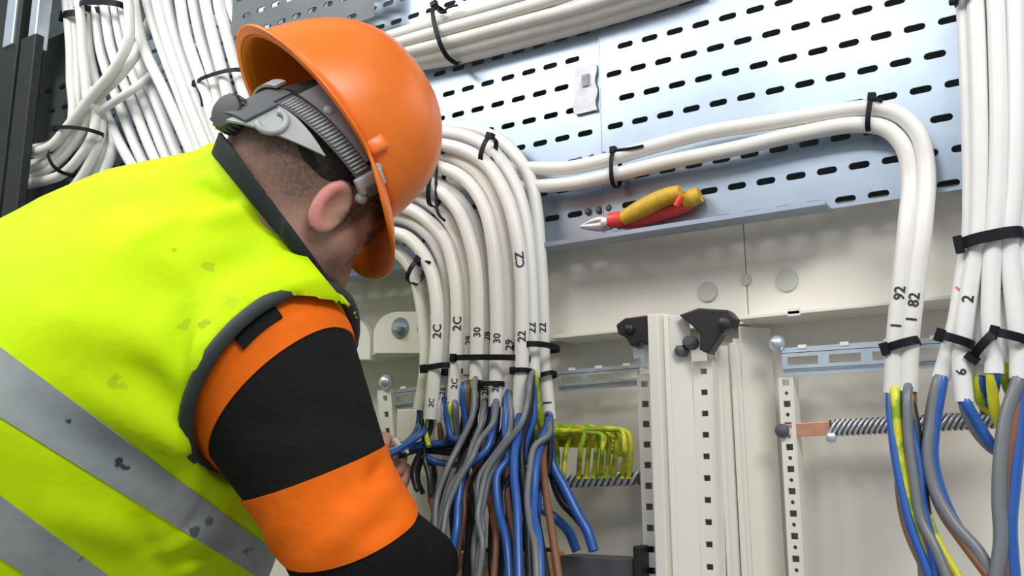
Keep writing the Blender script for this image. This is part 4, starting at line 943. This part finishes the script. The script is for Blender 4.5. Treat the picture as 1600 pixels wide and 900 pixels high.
near_arm = lambda c: ((c-RS)@nrm(RE-RS) > -.25) & (sleeve(c) < .02)
p1 = plane3(C(543, 492, .95), C(322, 708, .92), side=(.62, -.62, -.30))
band1, _ = cut_shell('sleeve_band', jv, jq, [(AC-AN*.03, AN), (p1[0], -p1[1])], M['orange_cloth'], .0018, .0018, person, near_arm)
p2 = plane3(C(362, 792, .90), C(600, 697, .95), side=(.40, -.85, -.02)); p3 = plane3(C(438, 897, .88), C(632, 782, .97), side=(.50, -.80, .36))
band2, _ = cut_shell('sleeve_band', jv, jq, [(p2[0], p2[1]), (p3[0], -p3[1])], M['orange_cloth'], .0022, .0022, person, near_arm)

# vest
vbase = lambda p: smin(torso(p, .020, .20), vest_stub(p), .04)
_h = lambda x, y: hit(x, y, vbase)
def vest_stub(p): return smin(sleeve(p, .011), cap(p, C(330, 520, 1.05), C(415, 575, .985), .120, .112), .02)
VF = [(_h(a, b), _h(c, d), w, h) for a, b, c, d, w, h in (
    (120, 590, 335, 745, .020, .009), (190, 560, 345, 700, .013, -.007), (150, 590, 330, 760, .012, -.005), (300, 440, 430, 400, .022, -.006), (300, 350, 420, 320, .012, .006), (290, 285, 400, 345, .012, -.007),
    (310, 270, 410, 310, .010, .006), (20, 610, 250, 770, .028, -.006), (295, 640, 285, 470, .014, -.008), (320, 640, 315, 520, .011, .007), (60, 790, 260, 850, .018, .008), (230, 870, 370, 800, .010, .008),
    (270, 885, 385, 830, .008, -.008), (200, 800, 250, 880, .012, -.006), (160, 420, 330, 480, .03, -.006), (60, 480, 250, 560, .03, .005), (300, 870, 300, 900, .012, .006), (340, 770, 290, 830, .007, -.007), (360, 790, 310, 850, .007, .006), (110, 330, 260, 300, .02, -.004), (200, 380, 300, 330, .015, .004))]
def vest(p):
    f = torso(p, .020, .20)
    f = smin(f, smax(vest_stub(p), (p-AC)@AN, .004), .03)
    f = smin(f, cap(p, C(395, 385, 1.05), C(440, 500, .99), .062, .075), .045)
    f = f-1.5*folds(p, VF)
    f = smax(f, -smax(sleeve(p, .012), -((p-AC)@AN), .004), .004)
    return f-.0012*np.sin(p@np.array([31., 22., 8.]))*np.sin(p@np.array([-18., 27., 25.]))
vv_, vq = surfnets(vest, (-1.05, -.68, .72), (-.06, .34, 1.50), .0044)
def planecam(a, b, toward):
    n = nrm(np.cross(C(*a, 1.0), C(*b, 1.0))); n = n if n@np.asarray(toward, float) > 0 else -n
    return C((a[0]+b[0])/2, (a[1]+b[1])/2, .9), n
NP = planecam((350, 243), (513, 441), (1, 1, 0))
PLV = [(NP[0], -NP[1]), (TM-TA*.52, TA)]
HOLE = None
# left armhole mirrors roughly
PLV.append((LS+np.array([-.02, .0, -.03])+TR*(-.01), TR))
vst, bnd = cut_shell('hi_vis_vest', vv_, vq, PLV, M['vest'], 0.0, .003, person, hole=HOLE)
vst['label'] = 'yellow sleeveless hi-vis vest with grey reflective stripes'
# dark binding along the near armhole and the neck opening, chained from the cut edges
def chain(segs):
    key = lambda p: tuple(np.round(p, 5)); adj = {}
    for a, b in segs:
        adj.setdefault(key(a), []).append(key(b)); adj.setdefault(key(b), []).append(key(a))
    best = []; seen = set()
    for s in list(adj):
        if s in seen: continue
        path = [s]; seen.add(s); cur = s
        while True:
            nx = [x for x in adj[cur] if x not in seen]
            if not nx: break
            cur = nx[0]; seen.add(cur); path.append(cur)
        if len(path) > len(best): best = path
    return np.array(best)
def binding(pl_, name, r, m):
    on = np.abs((bnd.mean(1)-pl_[0])@pl_[1]) < .002
    if on.sum() < 10: return None
    c = chain(bnd[on])
    k = 5; cl = np.linalg.norm(c[0]-c[-1]) < .02
    cp_ = np.concatenate([c[-k:], c, c[:k]]) if cl else np.concatenate([np.repeat(c[:1], k, 0), c, np.repeat(c[-1:], k, 0)])
    P = np.stack([np.convolve(cp_[:, i], np.ones(2*k+1)/(2*k+1), 'valid') for i in range(3)], 1)[::3]
    if cl: P = np.concatenate([P, P[:2]])
    mb = MB(); mb.tube(cam2w(P), r, 8, False); return mb.build(name, m, person, True)
a1 = nrm(np.cross(AN, [0, 1, 0.])); a2 = np.cross(AN, a1); ring = []
for k in range(96):                          # armhole rim: where the stub meets its plane
    dr = a1*math.cos(2*math.pi*k/96)+a2*math.sin(2*math.pi*k/96); c = AC+AN*.003
    ts = np.linspace(.02, .30, 400); q_ = c+dr*ts[:, None]; g = smin(smin(torso(q_, .020, .20), vest_stub(q_), .03), 9, .001); g = np.maximum(g, 0)+np.maximum(sleeve(q_, .0125), 0); z = np.where(g > 0)[0]; t = ts[z[0]] if len(z) else .11
    ring.append(c+dr*t)
ring = np.array(ring); mb = MB(); mb.tube(cam2w(np.concatenate([ring, ring[:2]])), .0078, 8, False); mb.build('armhole_binding', M['piping'], person, True)
for e1, e2, f1_, f2_ in (((352, 512), (392, 560), (418, 462), (455, 512)),):
    cut_shell('shoulder_patch', jv, jq, [(AC+AN*.001, AN), (AC+AN*.020, -AN), planecam(e1, e2, (1, 1, 0)), planecam(f1_, f2_, (-1, -1, 0))], M['jacket'], .0055, .003, person, lambda c: near_arm(c) & (c[:, 2] < .93))
# reflective tape around the vest
def tape(a0, a1, name='reflective_stripe'):
    return cut_shell(name, vv_, vq, PLV[:1]+[(a0[0], a0[1]), (a1[0], -a1[1])], M['reflect'], .0016, .0012, person, hole=HOLE)[0]
s1a = planecam((0, 542), (400, 840), (-.6, -.8, 0)); s1b = planecam((0, 652), (400, 900), (-.6, -.8, 0))
s2a = planecam((0, 775), (170, 900), (-.6, -.8, 0)); s2b = planecam((0, 872), (60, 912), (-.6, -.8, 0))
tape(s1a, s1b); tape(s2a, s2b)
# jacket collar: dark band between vest and neck
CP = planecam((366, 233), (484, 392), (1, 1, 0))
def collar(p):
    f = np.abs(body(p)-.007)-.0035
    f = smax(f, (p-CP[0])@CP[1], .003); return smax(f, -((p-NP[0])@NP[1]+.010), .003)
cv_, cq = surfnets(collar, HO-.33, HO+.2, .004); mesh_from('jacket_collar', cv_, cq, M['collar'], person)
def stains(m, spots, col):
    nt = m.node_tree; b = nt.nodes['Principled BSDF']; src = b.inputs['Base Color'].links[0].from_socket
    tc = nt.nodes.new('ShaderNodeTexCoord'); nz = nt.nodes.new('ShaderNodeTexNoise'); nz.inputs['Scale'].default_value = 110; nz.inputs['Detail'].default_value = 3
    nt.links.new(tc.outputs['Object'], nz.inputs['Vector'])
    for p, r, s_ in spots:
        c = cam2w(p)-ORG; d = nt.nodes.new('ShaderNodeVectorMath'); d.operation = 'DISTANCE'; d.inputs[1].default_value = tuple(c); nt.links.new(tc.outputs['Object'], d.inputs[0])
        a = nt.nodes.new('ShaderNodeMath'); a.operation = 'DIVIDE'; a.inputs[1].default_value = r; nt.links.new(d.outputs['Value'], a.inputs[0])
        a2_ = nt.nodes.new('ShaderNodeMath'); a2_.operation = 'MULTIPLY_ADD'; nt.links.new(nz.outputs['Fac'], a2_.inputs[0]); a2_.inputs[1].default_value = 2.2; nt.links.new(a.outputs[0], a2_.inputs[2])
        mr = nt.nodes.new('ShaderNodeMapRange'); mr.inputs[1].default_value = 1.45; mr.inputs[2].default_value = 1.75; mr.inputs[3].default_value = s_; mr.inputs[4].default_value = 0; nt.links.new(a2_.outputs[0], mr.inputs[0])
        mx = nt.nodes.new('ShaderNodeMix'); mx.data_type = 'RGBA'; nt.links.new(mr.outputs[0], mx.inputs['Factor']); nt.links.new(src, mx.inputs['A']); mx.inputs['B'].default_value = (*col, 1); src = mx.outputs['Result']
    nt.links.new(src, b.inputs['Base Color'])
_v = lambda x, y: hit(x, y, vest)
stains(M['vest'], [(_v(318, 505), .012, .5), (_v(290, 508), .010, .35), (_v(330, 415), .012, .35), (_v(180, 600), .014, .35), (_v(275, 392), .006, .5), (_v(360, 470), .02, .25), (_v(345, 640), .012, .3)], (.22, .27, .02))
stains(M['reflect'], [(_v(184, 722), .010, 1.0), (_v(196, 728), .008, 1.0), (_v(110, 658), .007, 1.0), (_v(138, 686), .006, .6), (_v(305, 830), .010, .8), (_v(325, 815), .009, .7), (_v(385, 860), .010, .8), (_v(130, 870), .008, .5)], (.03, .05, .08))
# trousers and boots, below the picture
def toW(p): return cam2w(np.asarray(p))
hw = cam2w(np.stack([HIPL, HIPR]))
mb = MB()
tro = bpy.data.meshes.new('trousers')
def trous(p):                               # world space
    f = np.full(len(p), 9.0)
    for h_, s in ((hw[0], -1), (hw[1], 1)):
        foot = np.array([h_[0]+.02, h_[1]+.02, .09]); kn = np.array([(h_[0]+foot[0])/2+.03, (h_[1]+foot[1])/2+.02, .50])
        f = np.minimum(f, smin(cap(p, h_, kn, .105, .075), cap(p, kn, foot, .073, .062), .03))
    return smin(f, cap(p, hw[0], hw[1], .12, .12), .05)
wv, wq = surfnets(trous, hw.min(0)*np.array([1, 1, 0])-np.array([.25, .25, -.02]), hw.max(0)+.2, .009)
me = tro; me.from_pydata((wv-ORG).tolist(), [], [tuple(int(i) for i in r) for r in wq]); me.materials.append(M['trousers'])
o = bpy.data.objects.new('trousers', me); COL.objects.link(o); o.parent = person
for p_ in me.polygons: p_.use_smooth = True
for h_ in hw:
    a = np.array([h_[0]+.02, h_[1]+.02, .05])
    mb = MB(); mb.tube([a+np.array([-.05, -.04, 0]), a+np.array([0, 0, .01]), a+np.array([.08, .07, -.005]), a+np.array([.15, .13, -.012])], [.042, .049, .046, .034], 12); mb.build('boot', M['boot'], person, True)

# ------------------------------------------------------------------ hard hat
hat = thing('hard_hat', 'scuffed orange hard hat worn with its peak pointing down to the right', 'hard hat', cam2w(hp(0, 0, 0)))
def hatpt(th, ph, off=0.0):                # th: around (0 = front), ph: 0 rim .. pi/2 crown
    ct, st_ = math.cos(th), math.sin(th)
    lf = .134 if ct > 0 else .130
    c, s = math.cos(ph)**.72, math.sin(ph)**1.0
    f_ = -.031+(lf+off)*c*ct
    return hp(f_, (.113+off)*c*st_, .013+.08*f_*(1-s)+(.146+off)*s)
NT, NPH = 72, 18
mb = MB(); vs = []
for j in range(NPH+1):
    for i in range(NT):
        ridge = 0.0
        th = 2*math.pi*i/NT; ph = math.pi/2*j/NPH*0.995
        pt = hatpt(th, ph)
        n_ = abs((pt-HO)@HN); u_ = (pt-HO)@HU
        if u_ > .06: pt = pt+HU*(.0045*math.exp(-(n_/.016)**4)+.003*math.exp(-((n_-.04)/.008)**4))*min(1, (u_-.05)/.05)
        vs.append(cam2w(pt))
fs = [(j*NT+i, j*NT+(i+1) % NT, (j+1)*NT+(i+1) % NT, (j+1)*NT+i) for j in range(NPH) for i in range(NT)]+[tuple(NPH*NT+i for i in range(NT))]
mb.add(vs, fs); shell = mb.build('shell', M['hatshell'], hat, True)
so = shell.modifiers.new('thickness', 'SOLIDIFY'); so.thickness = .003; so.offset = -1
# brim: narrow flange all round, long peak at the front
mb = MB(); vs = []
K = 5
for i in range(NT):
    th = 2*math.pi*i/NT; ct = math.cos(th)
    pk = sstep(np.array(ct), .45, .88)
    wd_ = .011+.042*float(pk)+.002*max(0, -ct)**6
    base = hatpt(th, 0.0); outd = nrm(HF*(ct/.135)+HN*(math.sin(th)/.113))
    drop = .002+.030*float(pk)+.0*max(0, -ct)
    for k in range(K+1):
        t = k/K; vs.append(cam2w(base+outd*wd_*t-HU*drop*t**1.4+HU*(.004*max(0, -ct)**4*t)))
fs = [(i*(K+1)+k, i*(K+1)+k+1, ((i+1) % NT)*(K+1)+k+1, ((i+1) % NT)*(K+1)+k) for i in range(NT) for k in range(K)]
mb.add(vs, fs); brim = mb.build('brim', M['hatshell'], hat, True)
so = brim.modifiers.new('thickness', 'SOLIDIFY'); so.thickness = .0035; so.offset = 0
# rain gutter lug on the near side
mb = MB(); p = hatpt(1.02, .10, -.001); ax_ = nrm(HF*-.9+HN*.45); mb.box(cam2w(p), np.array([cam2w(x)-CAM for x in (HF, HU, HN)]), (.010, .012, .0045)); mb.build('side_lug', M['hatshell'], hat, True, bevel=.004)
# headband: curved strips on an ellipse round the head
def band(t0, t1, u0, u1, h0, h1, off, name, m, th=.003, n=24, par=hat, shape=None):
    vs = []
    for i in range(n+1):
        s = i/n; t = t0+(t1-t0)*s; uc = u0+(u1-u0)*s; h_ = h0+(h1-h0)*s
        if shape: h_ = shape(s); 
        for o_ in (0, th):
            for sg in (-1, 1):
                vs.append(cam2w(fp((.098+off+o_)*math.cos(t), (.083+off+o_)*math.sin(t), uc+sg*h_/2)))
    fs = []
    for i in range(n):
        a, b = i*4, (i+1)*4
        fs += [(a, a+1, b+1, b), (a+2, b+2, b+3, a+3), (a+1, a+3, b+3, b+1), (a, b, b+2, a+2)]
    fs += [(0, 2, 3, 1), (n*4, n*4+1, n*4+3, n*4+2)]
    mb = MB(); mb.add(vs, fs); return mb.build(name, m, par, True, angle=40)
R_ = math.radians
def bp(deg, u, off=0.0): return fp((.098+off)*math.cos(R_(deg)), (.083+off)*math.sin(R_(deg)), u)
def bn(deg): return nrm(FF*math.cos(R_(deg))*.083+FN*math.sin(R_(deg))*.098)
w3 = lambda a: cam2w(a)-CAM
sb = band(R_(152), R_(76), -.0215, .007, .021, .021, .006, 'headband_strap', M['strap_dark'])
for i in range(26):                          # ratchet ribs on the strap
    s = (i+.5)/26; d_ = 146+(84-146)*s; uc = -.0215+(.007+.0215)*(152-d_)/76
    mb = MB(); mb.tube([cam2w(bp(d_, uc-.0085, .0095)), cam2w(bp(d_, uc+.0085, .0095))], .0014, 6); mb.build('rib', M['strap_light'], sb, True)
band(R_(215), R_(150), -.040, -.022, .024, .024, .008, 'rear_strap', M['strap_dark'])
band(R_(212), R_(160), -.022, -.012, .016, .014, .014, 'strap_plate', M['strap_light'])
band(R_(160), R_(102), -.060, -.024, .03, .01, .004, 'nape_pad', M['strap_light'], shape=lambda s: .048*max(.02, (1-s**1.7)))
band(R_(192), R_(146), -.066, -.052, .040, .040, .008, 'ratchet_case', M['strap_dark'])
ring = [cam2w(bp(136-a2, -.050+b2, .009)) for a2, b2 in [(8*math.cos(a), .0155*math.sin(a)) for a in np.linspace(R_(125), R_(-125), 18)]]
mb = MB(); mb.tube(ring, .0036, 8); mb.build('ratchet_ring', M['strap_light'], hat, True)
kn = cam2w(fp(-.098, .010, -.068)); ka = nrm(w3(-FF*.62-HU*.5+FN*.45))
mb = MB(); mb.lathe(kn-ka*.006, ka, [(0, .019), (.003, .021), (.018, .021), (.021, .019), (.0215, .006)], 28); knob = mb.build('ratchet_knob', M['blackplastic'], hat, True, angle=40)
for k in range(20):
    a = 2*math.pi*k/20; ax1 = nrm(np.cross(ka, [0, 0, 1])); ax2 = np.cross(ka, ax1); c = kn+(ax1*math.cos(a)+ax2*math.sin(a))*.0208
    mb = MB(); mb.tube([c-ka*.003, c+ka*.012], .0016, 6); mb.build('grip_rib', M['strap_dark'], knob, True)
# harness tab from the band up into the shell, with a stud
band(R_(144), R_(88), .008, .022, .030, .022, .010, 'harness_tab', M['strap'])
mb = MB(); mb.lathe(cam2w(bp(124, .006, .012)), w3(bn(124)), [(-.004, .005), (.002, .005), (.003, .003)], 12); mb.build('harness_stud', M['strap_light'], hat, True, angle=40)
for (d_, u, a, b_, h_, m) in ((77, .006, .010, .017, .004, 'strap_light'), (73, .007, .007, .011, .0065, 'strap_dark')):
    n_ = bn(d_); t_ = nrm(np.cross(n_, HU)); mb = MB(); mb.box(cam2w(bp(d_, u, .012)), np.array([w3(t_), w3(HU), w3(n_)]), (a, b_, h_)); mb.build('strap_clip', M[m], hat, True, bevel=.002)
for d_, u in ((70, -.010), (82, .020)):
    mb = MB(); mb.lathe(cam2w(bp(d_, u, .010)), w3(bn(d_)), [(-.004, .006), (.003, .006), (.005, .003)], 12); mb.build('clip_stud', M['strap_light'], hat, True, angle=40)
